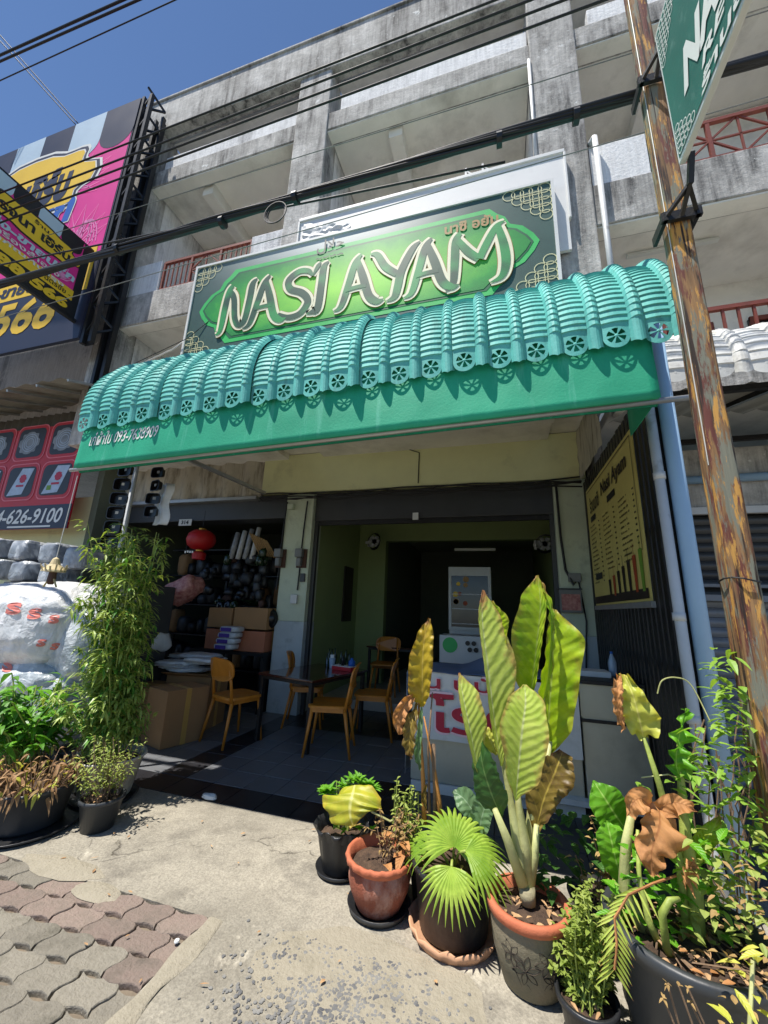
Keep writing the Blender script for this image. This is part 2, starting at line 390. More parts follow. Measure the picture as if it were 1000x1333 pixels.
mat('tile_grey', (104,106,110), .38, .1, 8, .05, 40, ovar=.1, dirt=(92,92,92), dscale=3, damt=.5)
mat('grout', (96,94,90), .9, .1, 8)
mat('step_white', (170,170,166), .6, .08, 4)
mat('paver_red', (138,120,110), .9, .14, 8, .8, 60, ovar=.14, dirt=(98,90,80), dscale=8, dlo=.46, dhi=.68, damt=.75, c2=(152,136,124))
mat('paver_grey', (136,130,117), .9, .14, 8, .8, 60, ovar=.14, dirt=(92,88,76), dscale=8, dlo=.46, dhi=.68, damt=.75, c2=(152,145,131))
mat('sand', (120,108,92), .95, .2, 20, .5, 80)
mat('pebble', (84,86,92), .75, .3, 9, .1, 40, c2=(140,138,132))
mat('kerb_concrete', (158,150,132), .9, .12, 5, .8, 45, dirt=(120,114,98), dscale=5, dlo=.48, dhi=.66, damt=.6)
mat('dead_leaf', (150,112,76), .8, .2, 12, .3, 30, c2=(196,160,116))
mat('road', (62,62,64), .9, .12, 6, .3, 60)
leafmat('leaf_big', (122,166,14), (184,210,36), edge=(170,120,70), eamt=.4, tl=.42, veins=13, vein=(176,196,96))
leafmat('leaf_pale', (164,188,66), (200,214,100), edge=(172,112,70), eamt=.6, tl=.3, veins=15, vein=(204,210,150), rough=.6)
leafmat('leaf_yellow', (186,160,30), (206,178,50), edge=(120,76,40), eamt=.6, tl=.35, veins=8, vein=(216,190,90), spot=(150,110,40), samt=.45)
leafmat('leaf_lime', (172,184,54), (204,204,96), edge=(190,150,60), eamt=.25, tl=.35, veins=7, vein=(224,220,130))
leafmat('leaf_round', (186,186,34), (212,204,66), edge=(190,150,60), eamt=.25, tl=.35, veins=0)
leafmat('leaf_mottle', (158,168,40), (204,194,64), edge=(176,130,56), eamt=.4, tl=.3, veins=5, vein=(226,222,140), spot=(132,150,44), samt=.5, slo=.5)
leafmat('leaf_fan', (122,160,44), (178,204,86), tl=.35, veins=0)
leafmat('leaf_fresh', (92,158,30), (126,188,48), tl=.4, veins=7, vein=(176,214,110))
leafmat('leaf_dark', (44,84,34), (66,110,44), tl=.3, veins=7, vein=(110,140,80))
leafmat('leaf_bronze', (110,92,36), (140,120,44), edge=(96,60,34), eamt=.5, tl=.3, veins=9, spot=(84,56,34), samt=.6)
leafmat('leaf_brown', (176,120,70), (200,146,92), tl=.25, veins=9, vein=(150,96,54), rough=.7, spot=(130,84,50), samt=.5)
leafmat('leaf_silver', (92,128,84), (124,156,108), tl=.3, veins=7, vein=(160,186,150), edge=(70,90,60), eamt=.3)
leafmat('bamboo_leaf', (116,144,58), (172,190,100), tl=.32, veins=0, rough=.38)
leafmat('herb_leaf', (130,150,64), (170,182,96), tl=.35, veins=0, rough=.55)
leafmat('vine_leaf', (104,148,44), (150,186,76), tl=.38, veins=0)
leafmat('dry_leaf', (150,122,76), (190,160,104), tl=.25, veins=0, rough=.8, spot=(110,76,46), samt=.5)
leafmat('dry_red', (134,94,72), (178,146,104), tl=.25, veins=0, rough=.8, spot=(120,110,50), samt=.5)
leafmat('broad_leaf', (58,110,40), (104,158,58), tl=.32, veins=0, rough=.4)

def film(name, a, b, c_, sc_):                          # crumpled packing film over pale contents
    m, nt, P, N, Lk = nodes(name)
    v, _ = coords(N, Lk); vs_, _ = coords(N, Lk, (1,1,.6))
    vo = N('ShaderNodeTexVoronoi'); vo.feature = 'SMOOTH_F1'; vo.inputs['Scale'].default_value = sc_; Lk(v, vo.inputs['Vector'])
    cc = mix(N, Lk, ramp(N, Lk, vo.outputs['Distance'], .15, .6), lin(a), lin(b))
    cc = mix(N, Lk, ramp(N, Lk, ntex(N, Lk, vs_, 3.5, 6, .6, 1.5), .5, .62), cc, lin(c_))
    Lk(cc, P.inputs['Base Color']); P.inputs['Roughness'].default_value = .26; P.inputs['Transmission Weight'].default_value = .12
    P.inputs['Specular IOR Level'].default_value = .5
    w1 = ntex(N, Lk, vs_, 3.2, 3, .5, 2.6); w2 = ntex(N, Lk, v, 11, 3, .5, 2.0)
    ad = N('ShaderNodeMath'); ad.operation = 'MULTIPLY_ADD'; Lk(w2, ad.inputs[0]); ad.inputs[1].default_value = .35; Lk(w1, ad.inputs[2])
    bp = N('ShaderNodeBump'); bp.inputs['Strength'].default_value = .5; bp.inputs['Distance'].default_value = .06; Lk(ad.outputs[0], bp.inputs['Height']); Lk(bp.outputs[0], P.inputs['Normal'])
film('film_white', (236,237,236), (212,216,218), (246,246,245), 6); film('film_mist', (204,212,216), (172,182,188), (230,234,235), 7); film('film_grey', (170,176,182), (134,140,148), (206,210,214), 9)
def sign_field():                                      # printed backdrop of the main sign: green flare, dark rim
    m, nt, P, N, Lk = nodes('sign_print')
    uvn = N('ShaderNodeUVMap'); mp = N('ShaderNodeMapping'); mp.inputs[1].default_value = (-.5,-.45,0); Lk(uvn.outputs[0], mp.inputs[0])
    mp2 = N('ShaderNodeMapping'); mp2.inputs[3].default_value = (1.7,2.0,1); Lk(mp.outputs[0], mp2.inputs[0])
    ln = N('ShaderNodeVectorMath'); ln.operation = 'LENGTH'; Lk(mp2.outputs[0], ln.inputs[0])
    v, _ = coords(N, Lk); nz = ntex(N, Lk, v, 5, 6)
    ad = N('ShaderNodeMath'); ad.operation = 'MULTIPLY_ADD'; Lk(nz, ad.inputs[0]); ad.inputs[1].default_value = .3; Lk(ln.outputs['Value'], ad.inputs[2])
    c1 = mix(N, Lk, ramp(N, Lk, ad.outputs[0], .2, .85), lin((160,236,70)), lin((36,158,62)))
    c2 = mix(N, Lk, ramp(N, Lk, ad.outputs[0], .8, 1.25), c1, lin((30,74,58)))
    Lk(c2, P.inputs['Base Color']); P.inputs['Roughness'].default_value = .42
    m, nt, P, N, Lk = nodes('sign_rim')                # glare painted pale along the top, fading into dark green grey
    uvn = N('ShaderNodeUVMap'); sp = N('ShaderNodeSeparateXYZ'); Lk(uvn.outputs[0], sp.inputs[0])
    v, _ = coords(N, Lk); nz = ntex(N, Lk, v, 3, 6)
    a = N('ShaderNodeMath'); a.operation = 'SUBTRACT'; Lk(sp.outputs[0], a.inputs[0]); a.inputs[1].default_value = .42
    b = N('ShaderNodeMath'); b.operation = 'ABSOLUTE'; Lk(a.outputs[0], b.inputs[0])
    f = ramp(N, Lk, b.outputs[0], .40, .0); g = ramp(N, Lk, sp.outputs[1], .55, .95)
    h = N('ShaderNodeMath'); h.operation = 'MULTIPLY'; Lk(f, h.inputs[0]); Lk(g, h.inputs[1])
    c = mix(N, Lk, h.outputs[0], mix(N, Lk, nz, lin((44,72,66)), lin((72,102,92))), lin((206,212,208)))
    Lk(c, P.inputs['Base Color']); P.inputs['Roughness'].default_value = .42
sign_field()
def letter_fill():
    m, nt, P, N, Lk = nodes('letter_green')
    v, _ = coords(N, Lk, (1,1,1)); nz = ntex(N, Lk, v, 1.6, 2)
    c = mix(N, Lk, ramp(N, Lk, nz, .44, .6), lin((34,78,58)), lin((44,150,80)))
    Lk(c, P.inputs['Base Color']); P.inputs['Roughness'].default_value = .45
letter_fill()
def wood_post():
    m, nt, P, N, Lk = nodes('post_wood')
    v, _ = coords(N, Lk, (16,16,2.0)); v2, _ = coords(N, Lk, (9,9,1.5)); v3, _ = coords(N, Lk, (40,40,1.6))
    g = ntex(N, Lk, v3, 1.0, 6, .6, .4)
    c = mix(N, Lk, ramp(N, Lk, g, .35, .65), lin((86,62,42)), lin((160,122,78)))
    c = mix(N, Lk, ramp(N, Lk, ntex(N, Lk, v, 1.3, 7, .65), .49, .55), c, lin((104,56,46)))
    c = mix(N, Lk, ramp(N, Lk, ntex(N, Lk, v2, 1.7, 8, .7), .50, .55), c, lin((122,122,106)))
    vv = N('ShaderNodeVectorMath'); vv.operation = 'ADD'; vv.inputs[1].default_value = (5,3,8); Lk(v2, vv.inputs[0])
    c = mix(N, Lk, ramp(N, Lk, ntex(N, Lk, vv.outputs[0], 2.3, 8, .7), .53, .57), c, lin((196,146,72)))
    c = mix(N, Lk, ramp(N, Lk, g, .43, .37), c, lin((46,32,24)))
    Lk(c, P.inputs['Base Color']); P.inputs['Roughness'].default_value = .8
    bp = N('ShaderNodeBump'); bp.inputs['Strength'].default_value = .9; bp.inputs['Distance'].default_value = .006; Lk(g, bp.inputs['Height']); Lk(bp.outputs[0], P.inputs['Normal'])
wood_post()
def ground_mat():
    m, nt, P, N, Lk = nodes('forecourt_concrete')
    v, _ = coords(N, Lk)
    big = ntex(N, Lk, v, .9, 7, .6); med = ntex(N, Lk, v, 3.5, 8, .65); fine = ntex(N, Lk, v, 90, 4, .6)
    c = mix(N, Lk, ramp(N, Lk, big, .35, .65), lin((150,144,130)), lin((178,170,153)))
    c = mix(N, Lk, ramp(N, Lk, med, .48, .68), c, lin((128,122,110)))
    c = mix(N, Lk, ramp(N, Lk, fine, .35, .7), c, mix(N, Lk, 1.0, c, (.62,.62,.62), 'MULTIPLY'))
    nz = N('ShaderNodeTexNoise'); nz.inputs['Scale'].default_value = 2.2; nz.inputs['Detail'].default_value = 6; Lk(v, nz.inputs['Vector'])
    va = N('ShaderNodeVectorMath'); va.operation = 'MULTIPLY_ADD'; va.inputs[1].default_value = (.55,.55,.55); Lk(nz.outputs['Color'], va.inputs[0]); Lk(v, va.inputs[2])
    vo = N('ShaderNodeTexVoronoi'); vo.feature = 'DISTANCE_TO_EDGE'; vo.inputs['Scale'].default_value = .75; Lk(va.outputs[0], vo.inputs['Vector'])
    cr = ramp(N, Lk, vo.outputs['Distance'], .006, .0); thin = N('ShaderNodeMath'); thin.operation = 'MULTIPLY'; Lk(cr, thin.inputs[0]); Lk(ramp(N, Lk, med, .42, .6), thin.inputs[1])
    c = mix(N, Lk, thin.outputs[0], c, lin((84,78,68)))
    st = ramp(N, Lk, ntex(N, Lk, v, .55, 9, .7, .6), .52, .66); sm = N('ShaderNodeMath'); sm.operation = 'MULTIPLY'; Lk(st, sm.inputs[0]); sm.inputs[1].default_value = .6
    c = mix(N, Lk, sm.outputs[0], c, lin((112,106,94)))
    vl = N('ShaderNodeVectorMath'); vl.operation = 'ADD'; vl.inputs[1].default_value = (7,2,0); Lk(v, vl.inputs[0])
    c = mix(N, Lk, ramp(N, Lk, ntex(N, Lk, vl.outputs[0], 1.6, 9, .75, .4), .60, .68), c, lin((198,190,172)))
    Lk(c, P.inputs['Base Color']); P.inputs['Roughness'].default_value = .92
    ad = N('ShaderNodeMath'); ad.operation = 'MULTIPLY_ADD'; Lk(fine, ad.inputs[0]); ad.inputs[1].default_value = .35; Lk(med, ad.inputs[2])
    sb = N('ShaderNodeMath'); sb.operation = 'SUBTRACT'; Lk(ad.outputs[0], sb.inputs[0]); Lk(thin.outputs[0], sb.inputs[1])
    bp = N('ShaderNodeBump'); bp.inputs['Strength'].default_value = .6; bp.inputs['Distance'].default_value = .02; Lk(sb.outputs[0], bp.inputs['Height']); Lk(bp.outputs[0], P.inputs['Normal'])
ground_mat()

# ------------------------------------------------------------------ ground, paving, floor
g = MB(); g.grid(lambda u, v: V((-60+130*u, -60+130*v, -.03)), 4, 4)
struct(g.build('ground', 'road'))
PVX, PVY = -1.47, 2.10                                 # corner of the paved area
g = MB()                                               # forecourt slab with a hole where the pavers lie
g.box(PVX, 9, -6, 3.10, -.2, 0); g.box(-14, PVX, PVY, 3.10, -.2, 0); g.box(-14, 9, 3.10, 3.3, -.2, -.012)
fore = struct(g.build('forecourt', 'forecourt_concrete'))
g = MB(); g.box(-14, PVX, -6, PVY, -.1, -.022); pav = struct(g.build('pavement', 'sand'))
def paver_mesh(m_):
    L, W, h, a, gap = .205, .135, .04, .014, .0022
    def top(x): return a*math.sin(2*math.pi*x/L)
    def side(y): return a*1.1*math.sin(2*math.pi*y/W)
    out = []
    n = 8
    out += [(-L/2+gap+(L-2*gap)*i/n, -W/2+gap) for i in range(n)]
    out += [(L/2-gap, -W/2+gap+(W-2*gap)*i/5) for i in range(5)]
    out += [(L/2-gap-(L-2*gap)*i/n, W/2-gap) for i in range(n)]
    out += [(-L/2+gap, W/2-gap-(W-2*gap)*i/5) for i in range(5)]
    pts = [(x+side(y), y+top(x)) for x, y in out]; k = len(pts)
    b = MB(); vs = [(x, y, -h) for x, y in pts] + [(x, y, -.004) for x, y in pts] + [(x*.975, y*.965, 0) for x, y in pts]
    fs = [(i, (i+1) % k, k+(i+1) % k, k+i) for i in range(k)] + [(k+i, k+(i+1) % k, 2*k+(i+1) % k, 2*k+i) for i in range(k)] + [tuple(2*k+i for i in range(k))]
    b.add(vs, fs); o = b.build('paver', m_); me = o.data; bpy.data.objects.remove(o); return me
PM = [paver_mesh('paver_red'), paver_mesh('paver_grey')]
for r_ in range(8):
    for c_ in range(-1, 16):
        if c_ < 0 and r_ % 2 == 0: continue
        x = PVX - .12 - c_*.207 - (r_ % 2)*.103 + .02; y = PVY - .075 - r_*.138
        if x < -4.4 or (r_ > 3 and x < -2.7): continue
        red = r_ < 2 or (c_ == 0 and r_ < 3)
        if (r_, c_) in ((0, 5), (0, 6)): red = False
        o = bpy.data.objects.new('paver', PM[0] if red else PM[1]); col.objects.link(o); o.parent = pav
        o.location = (x+U(-.003,.003), y+U(-.003,.003), U(-.004,.003) if c_ >= 0 else -.007); o.rotation_euler = (U(-.008,.008), U(-.008,.008), U(-.02,.02))
# broken concrete edging beside the pavers
g = MB()
def strip(x0, x1, y0, y1, amp, z):
    def fn(u, v):
        x = x0+(x1-x0)*u; y = y0+(y1-y0)*v; e = min(u, 1-u)*2
        return V((x+amp*noise.noise(V((y*5, u*3, 2)))*(1 if u in (0,1) else .4), y, z*min(1, e*3)+.004*noise.noise(V((x*14, y*14, 0))) + .002))
    g.grid(fn, 10, 40)
strip(PVX-.005, PVX+.09, .4, PVY+.0, .03, .006)
struct(g.build('kerb', 'kerb_concrete', smooth=True))
g = MB()                                               # raised patch of worn mortar
def patch(cx, cy, rx, ry, z, sd):
    n = 26; vs = [(cx, cy, z)]
    for q in (.55, 1.0):
        for i in range(n):
            a = 2*math.pi*i/n; e = 1+.28*noise.noise(V((math.cos(a)*2+sd, math.sin(a)*2, sd)))
            vs.append((cx+rx*q*e*math.cos(a), cy+ry*q*e*math.sin(a), z if q < 1 else .001))
    g.add(vs, [(0, 1+i, 1+(i+1) % n) for i in range(n)] + [(1+i, 1+n+i, 1+n+(i+1) % n, 1+(i+1) % n) for i in range(n)])
patch(-.62, 2.0, .52, .28, .004, 3); patch(-2.55, 2.13, .30, .09, .012, 5); patch(-2.17, 2.05, .15, .07, .012, 6)
o = g.build('mortar_patch', 'kerb_concrete', smooth=True); struct(o)
g = MB()                                               # exposed aggregate
def stone(x, y, r, z):
    k = 6; a0 = U(0, 6); e = U(.55, 1); t = U(0, 3)
    vs = []
    for q, zz in ((1, 0), (.7, .45)):
        for i in range(k):
            a = a0+2*math.pi*i/k; px_, py_ = r*q*math.cos(a)*U(.85,1.1), r*q*e*math.sin(a)
            vs.append((x+px_*math.cos(t)-py_*math.sin(t), y+px_*math.sin(t)+py_*math.cos(t), z+zz*r*.5))
    g.add(vs, [(i, (i+1) % k, k+(i+1) % k, k+i) for i in range(k)] + [tuple(k+i for i in range(k))])
n_ = 0
while n_ < 1300:
    x, y = rnd.gauss(-.66, .24), rnd.gauss(1.86, .17)
    if y > 2.16 or x < -1.3: continue
    dens = noise.noise(V((x*4, y*4, 1)))
    if dens < U(-.5, .15): continue
    stone(x, y, U(.003, .012), .003); n_ += 1
tag(g.build('gravel', 'pebble'), 'dark aggregate stones worn bare in the pale concrete', 'gravel', kind='stuff')

fl = MB(); fl.box(-14, 9, 3.3, 14, -.2, -.012); floor = struct(fl.build('floor', 'grout'))
def slab_mesh(nm, w_, d_, m_):
    b = MB(); h = .012; e = .003
    vs = [(0,0,-h),(w_,0,-h),(w_,d_,-h),(0,d_,-h),(0,0,-e),(w_,0,-e),(w_,d_,-e),(0,d_,-e),(e,e,0),(w_-e,e,0),(w_-e,d_-e,0),(e,d_-e,0)]
    fs = [(i,(i+1)%4,4+(i+1)%4,4+i) for i in range(4)]+[(4+i,4+(i+1)%4,8+(i+1)%4,8+i) for i in range(4)]+[(8,9,10,11)]
    b.add(vs, fs); o = b.build(nm, m_); me = o.data; bpy.data.objects.remove(o); return me
TD = slab_mesh('tile', .296, .296, 'tile_dark'); TG = slab_mesh('tile', .296, .296, 'tile_grey')
for i in range(21):
    for j in range(11):
        x = -5.2+i*.3; y = 3.105+j*.3
        cxx, cyy = x+.15, y+.15
        if cxx > 1.1: continue
        dark = j == 0 or (-3.15 < cxx < -2.8) or (cxx > -1.25 and cyy < 4.1) or (j > 6 and cxx > -3)
        if j > 8 and not (-3 < cxx < 1): continue
        o = bpy.data.objects.new('tile', TD if dark else TG); col.objects.link(o); o.parent = floor
        o.location = (x, y, U(-.0012,.0012)); o.rotation_euler = (U(-.002,.002), U(-.002,.002), 0)
# ------------------------------------------------------------------ shophouse row
B = thing('shophouse_building', 'weathered grey concrete shophouse row with recessed balconies above the green awning', 'building', (-1, 4.7, 0))
YU = 4.68
COLS = ((-7.39,-6.85), (-3.45,-2.78), (.72,1.38), (4.85,5.5), (9.0,9.6))
for x0, x1 in COLS:
    m = MB(); m.box(x0, x1, YU, YU+.42, 4.2, 12.3); m.build('column', 'concrete_wall', B, bevel=.02)
m = MB(); m.box(-7.42, 9.6, YU-.03, YU+.22, 11.62, 12.6); m.box(-7.42, 9.6, YU-.06, YU+.26, 12.6, 12.66); m.build('parapet', 'concrete_wall', B, bevel=.015)
for i in range(4):
    a, b = COLS[i][1], COLS[i+1][0]
    for z0, z1 in ((6.6,7.28), (10.06,10.47), (3.95,4.5)):
        if z0 < 4 and i == 0: pass
        m = MB(); m.box(a-.002, b+.002, YU+.025, YU+.3, z0, z1); m.build('beam', 'concrete_wall', B, bevel=.012)
        m = MB(); m.box(a, b, YU+.302, 7.2, z0+.06, z0+.2); m.build('slab', 'soffit', B)
        m = MB(); m.box(a, b, YU+.05, YU+.26, z0-.028, z0-.003); m.build('drip_edge', 'soffit', B)
    m = MB(); m.box(a+.0, b-.0, YU+.3, 7.2, 11.7, 11.85); m.build('slab', 'soffit', B)
    # pale panel of the top floor front, set a little back
    m = MB(); m.box(a+.22, b-.02, YU+.06, YU+.2, 10.47, 10.86); m.build('balcony_panel', 'concrete_pale', B, bevel=.008)
    m = MB(); m.box(a, b, 5.55, 5.7, 10.5, 11.7); m.build('back_wall', 'concrete_pale', B)
    m = MB(); m.box(a, b, 6.3, 6.45, 7.0, 10.1); m.build('back_wall', 'soffit', B)
    m = MB(); m.box(a, b, 6.3, 6.45, 4.2, 6.66); m.build('back_wall', 'soffit', B)
    m = MB(); m.box(a+1.1, a+1.35, 5.0, 6.3, 9.85, 10.12); m.build('beam', 'soffit', B)
    # windows in the back walls
    for zz in (7.2, 4.6):
        for k in range(2):
            xx = a+.75+k*1.55
            wn_ = MB(); wn_.box(xx, xx+1.1, 6.26, 6.298, zz+.05, zz+1.35); wo = wn_.build('window', 'window_dark', B)
            f_ = MB()
            for q in (0, .535, 1.06): f_.box(xx+q, xx+q+.04, 6.22, 6.262, zz+.05, zz+1.35)
            f_.box(xx, xx+1.1, 6.225, 6.258, zz+1.3, zz+1.37); f_.build('window_frame', 'rail_red', wo)
for x0, x1 in COLS[:-1]:                               # party walls behind the columns
    c = (x0+x1)/2
    m = MB(); m.box(x0+.015, x1-.015, YU+.42, 12.5, 4.2, 11.69); m.build('party_wall', 'concrete_pale', B)
m = MB(); m.box(-7.3, 9.6, 7.2, 12.5, 11.7, 12.2); m.build('roof', 'concrete_wall', B)
# balcony fronts of the second floor
def balcony(i, parts):
    a, b = COLS[i][1], COLS[i+1][0]
    for kind, x0, x1 in parts:
        if kind == 'p':
            m = MB(); m.box(x0, x1, YU+.05, YU+.17, 7.28, 8.0); m.build('balcony_panel', 'concrete_pale', B, bevel=.008)
        else:
            m = MB(); z0, z1, y = 7.33, 7.96, YU+.1
            m.bar((x0,y,z1),(x1,y,z1),.05); m.bar((x0,y,z0),(x1,y,z0),.05)
            r = m.build('balcony_rail', 'rail_red', B)
            n = max(2, round((x1-x0)/.72))
            for k in range(n+1):
                x = x0+(x1-x0)*k/n
                m = MB(); m.bar((x,y,z0),(x,y,z1),.045); m.build('post', 'rail_red', r)
                if k < n:
                    xe = x0+(x1-x0)*(k+1)/n; xm = (x+xe)/2; zm = (z0+z1)/2
                    if (k % 2 == 1) or i == 2:
                        m = MB()
                        for p, q in (((x,zm),(xm,z1)),((xm,z1),(xe,zm)),((xe,zm),(xm,z0)),((xm,z0),(x,zm)),((x,zm),(xe,zm)),((xm,z0),(xm,z1))): m.bar((p[0],y,p[1]),(q[0],y,q[1]),.022)
                        m.build('diamond_grille', 'rail_red', r)
                    else:
                        for q in range(1, 6):
                            xx = x+(xe-x)*q/6; m = MB(); m.bar((xx,y,z0),(xx,y,z1),.02); m.build('baluster', 'rail_red', r)
balcony(0, [('p',-6.83,-6.12), ('g',-6.08,-4.12), ('p',-4.1,-3.46)])
balcony(1, [('p',-2.76,.7)])
balcony(2, [('p',1.4,2.1), ('g',2.14,4.84)])
balcony(3, [('g',5.55,8.9)])
# lower railing above the neighbouring awning
m = MB(); y = YU+.12; z0, z1 = 4.5, 5.12
m.bar((1.4,y,z1),(4.84,y,z1),.05); m.bar((1.4,y,z0),(4.84,y,z0),.05); r = m.build('balcony_rail', 'rail_red', B)
for k in range(24):
    x = 1.4+3.44*k/23; m = MB(); m.bar((x,y,z0),(x,y,z1),.045 if k % 6 == 0 else .026); m.build('baluster', 'rail_red', r)
# ground floor frame
YF = 5.67
m = MB(); m.box(-3.92, 1.17, YF-.03, YF+.25, 3.40, 4.09); m.build('lintel', 'cream_wall', B, bevel=.01)
m = MB(); m.box(-7.3, 1.2, 4.99, 9.0, 4.10, 4.2); m.build('slab', 'soffit', B)
for x0, x1 in ((-3.42,-2.92), (.75,1.185)):
    m = MB(); m.box(x0, x1, YF, YF+.35, 1.32, 3.40); m.build('pillar', 'pillar_white', B, bevel=.012)
    m = MB(); m.box(x0-.004, x1+.004, YF-.004, YF+.354, 0, 1.32); m.build('pillar', 'pillar_dado', B, bevel=.012)
for x0, x1 in ((-2.92,.75),):
    m = MB(); m.box(x0, x1, YF+.08, YF+.45, 2.93, 3.398); m.build('shutter_box', 'shutter_grey', B, bevel=.01)
    m = MB(); m.box(x0, x0+.06, YF+.10, YF+.17, 0, 2.93); m.build('shutter_track', 'shutter_grey', B)
    m = MB(); m.box(x1-.06, x1, YF+.10, YF+.17, 0, 2.93); m.build('shutter_track', 'shutter_grey', B)
    m = MB(); m.box(x0+.06, x1-.06, YF+.115, YF+.155, 2.86, 2.93); m.build('shutter_bar', 'black_metal', B)
# dining room
m = MB(); m.box(-3.05,-2.93, 6.03, 9.0, 0, 4.1); m.build('side_wall', 'green_wall', B)
m = MB(); m.box(.94, 1.06, 6.03, 12.5, 0, 4.1); m.build('side_wall', 'green_wall', B)
m = MB(); m.box(-2.93,-2.33, 8.0, 8.2, 0, 3.36); m.build('partition_wall', 'green_wall', B)
m = MB(); m.box(-2.33, .94, 8.0, 8.2, 2.98, 3.36); m.build('lintel', 'green_wall', B)
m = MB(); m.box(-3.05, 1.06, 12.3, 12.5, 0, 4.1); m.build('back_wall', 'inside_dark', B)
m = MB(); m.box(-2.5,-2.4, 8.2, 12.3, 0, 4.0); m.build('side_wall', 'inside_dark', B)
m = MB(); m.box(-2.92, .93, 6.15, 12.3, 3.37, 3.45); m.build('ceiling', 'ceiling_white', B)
m = MB(); m.box(-2.92, .93, 6.45, 12.3, -.01, .13); m.build('step', 'step_white', B, bevel=.01)
for (xa, ya) in ((-2.9, 6.6),): 
    m = MB(); m.box(-2.93,-2.9, 7.2, 7.65, 1.3, 2.35); m.build('poster', 'banner_ink', B)
# left unit room
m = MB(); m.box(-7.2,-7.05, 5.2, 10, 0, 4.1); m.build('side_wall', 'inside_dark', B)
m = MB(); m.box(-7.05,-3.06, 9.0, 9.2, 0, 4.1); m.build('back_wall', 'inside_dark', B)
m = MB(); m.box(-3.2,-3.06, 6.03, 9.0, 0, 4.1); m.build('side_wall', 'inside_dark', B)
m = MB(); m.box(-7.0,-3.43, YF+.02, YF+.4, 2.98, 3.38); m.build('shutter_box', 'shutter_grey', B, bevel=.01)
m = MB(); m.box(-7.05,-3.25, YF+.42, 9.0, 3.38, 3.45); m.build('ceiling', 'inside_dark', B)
# grimy curtain sheets over the left unit's lintel
m = MB(); m.grid(lambda u, v: V((-7.2+3.27*u, YF-.05+.05*math.sin(u*46)+.03*noise.noise(V((u*9, v*3, 0))), 3.36+.75*v)), 90, 6)
m.build('rolled_curtain', 'grime_sheet', B, smooth=True)
m = MB(); m.box(-7.2,-3.95, YF-.12, YF+.02, 3.30, 3.355); m.build('curtain_rail', 'galvanised', B)
# wall fittings on the pillars
def pb(name, px, py, w_, h_, d_, m_, bev=.006):
    c = at(px, py, YF-d_/2-.004); m = MB(); m.box(c.x-w_/2, c.x+w_/2, YF-d_-.004, YF-.004, c.z-h_/2, c.z+h_/2); return m.build(name, m_, B, bevel=bev), c
for px in (364, 391):
    o, c = pb('meter_board', px+2, 727, .17, .30, .03, 'meter_board')
    m = MB(); m.box(c.x-.08, c.x+.045, YF-.13, YF-.036, c.z+.01, c.z+.15); m.box(c.x-.05, c.x+.03, YF-.12, YF-.036, c.z-.13, c.z+.005); m.build('meter', 'meter_grey', o, bevel=.02)
    m = MB(); m.tube([(c.x-.02, YF-.02, c.z+.15),(c.x-.01,YF-.02,c.z+.5),(c.x+.02,YF-.03,c.z+.95)], .012); m.tube([(c.x-.02, YF-.02, c.z-.14),(c.x-.03,YF-.02,c.z-.5)], .012); m.build('cable', 'cable_black', o)
pb('socket', 394, 752, .08, .13, .03, 'shutter_grey'); pb('plug_box', 383, 780, .11, .14, .05, 'paper_white')
pb('camera_box', 379, 660, .1, .09, .08, 'pillar_white')
o, c = pb('breaker', 748, 752, .15, .11, .06, 'meter_grey')
m = MB(); m.tube([(c.x-.14,YF-.02,3.35),(c.x-.13,YF-.03,2.6),(c.x-.1,YF-.03,c.z+.1),(c.x-.02,YF-.07,c.z-.1),(c.x+.03,YF-.03,c.z-.02)], .016); m.tube([(c.x+.05,YF-.02,c.z-.05),(c.x+.1,YF-.02,1.5),(c.x+.05,YF-.02,.9)], .01); m.build('cable', 'cable_black', o)
# cables sagging along the lintel
for k in range(5):
    m = MB(); z = 3.40-.03*k; m.tube([(-3.9+5.0*i/14, YF-.06-.012*k, z-.04*math.sin(i*.9+k)**2+.05*noise.noise(V((i*.4,k*3,0)))) for i in range(15)], .011); m.build('cable', 'cable_black', B)
m = MB(); m.tube([(-1.4,YF-.04,4.05),(-1.15,YF-.04,3.95),(-1.16,YF-.04,3.45)], .008); m.build('cable', 'cable_black', B)
o, c = pb('hook_tag', 541, 672, .09, .11, .02, 'paper_white')
# downpipe on the upper facade
m = MB(); m.tube([(1.46,YU-.06,8.02),(1.46,YU-.06,4.4)], .035, 10); m.tube([(1.42,YU+.06,8.06),(1.46,YU-.06,8.02)], .04, 10); m.build('downpipe', 'pipe_white', B, smooth=True)
m = MB(); m.tube([(.70,YU-.01,10.05),(.70,YU-.01,7.4)], .025, 8); m.build('downpipe', 'pipe_white', B, smooth=True)
m = MB(); m.box(1.9,3.0,5.3,5.36,6.58,6.62); m.build('lamp_tube', 'lamp_white', B)

# ------------------------------------------------------------------ right neighbour's front
Rn = thing('shuttered_shop_front', 'dark roller shutter shop front behind the wooden post', 'shop front', (3, 4.9, 0))
YR = 4.9
def zr(px, py): return at(px, py, YR).z
m = MB(); m.box(1.2, 8.9, YR, YR+.3, 2.75, 3.42); m.build('lintel', 'concrete_wall', Rn, bevel=.01)
m = MB(); m.box(1.195, 1.3, YR+.31, 6.3, 0, 4.09); m.build('side_wall', 'concrete_wall', Rn)
m = MB(); m.box(1.3, 8.9, YR-.03, YR+.02, 2.67, 2.745); m.build('shutter_rail', 'pipe_white', Rn)
for k in range(27):
    z = .03+k*.098; m = MB(); m.grid(lambda u, v: V((1.3+7.6*u, YR+.12-.03*math.sin(v*math.pi), z+.095*v)), 1, 4)
    m.build('shutter_slat', 'shutter_pale' if z < 1.75 else 'shutter_grey', Rn, smooth=True)
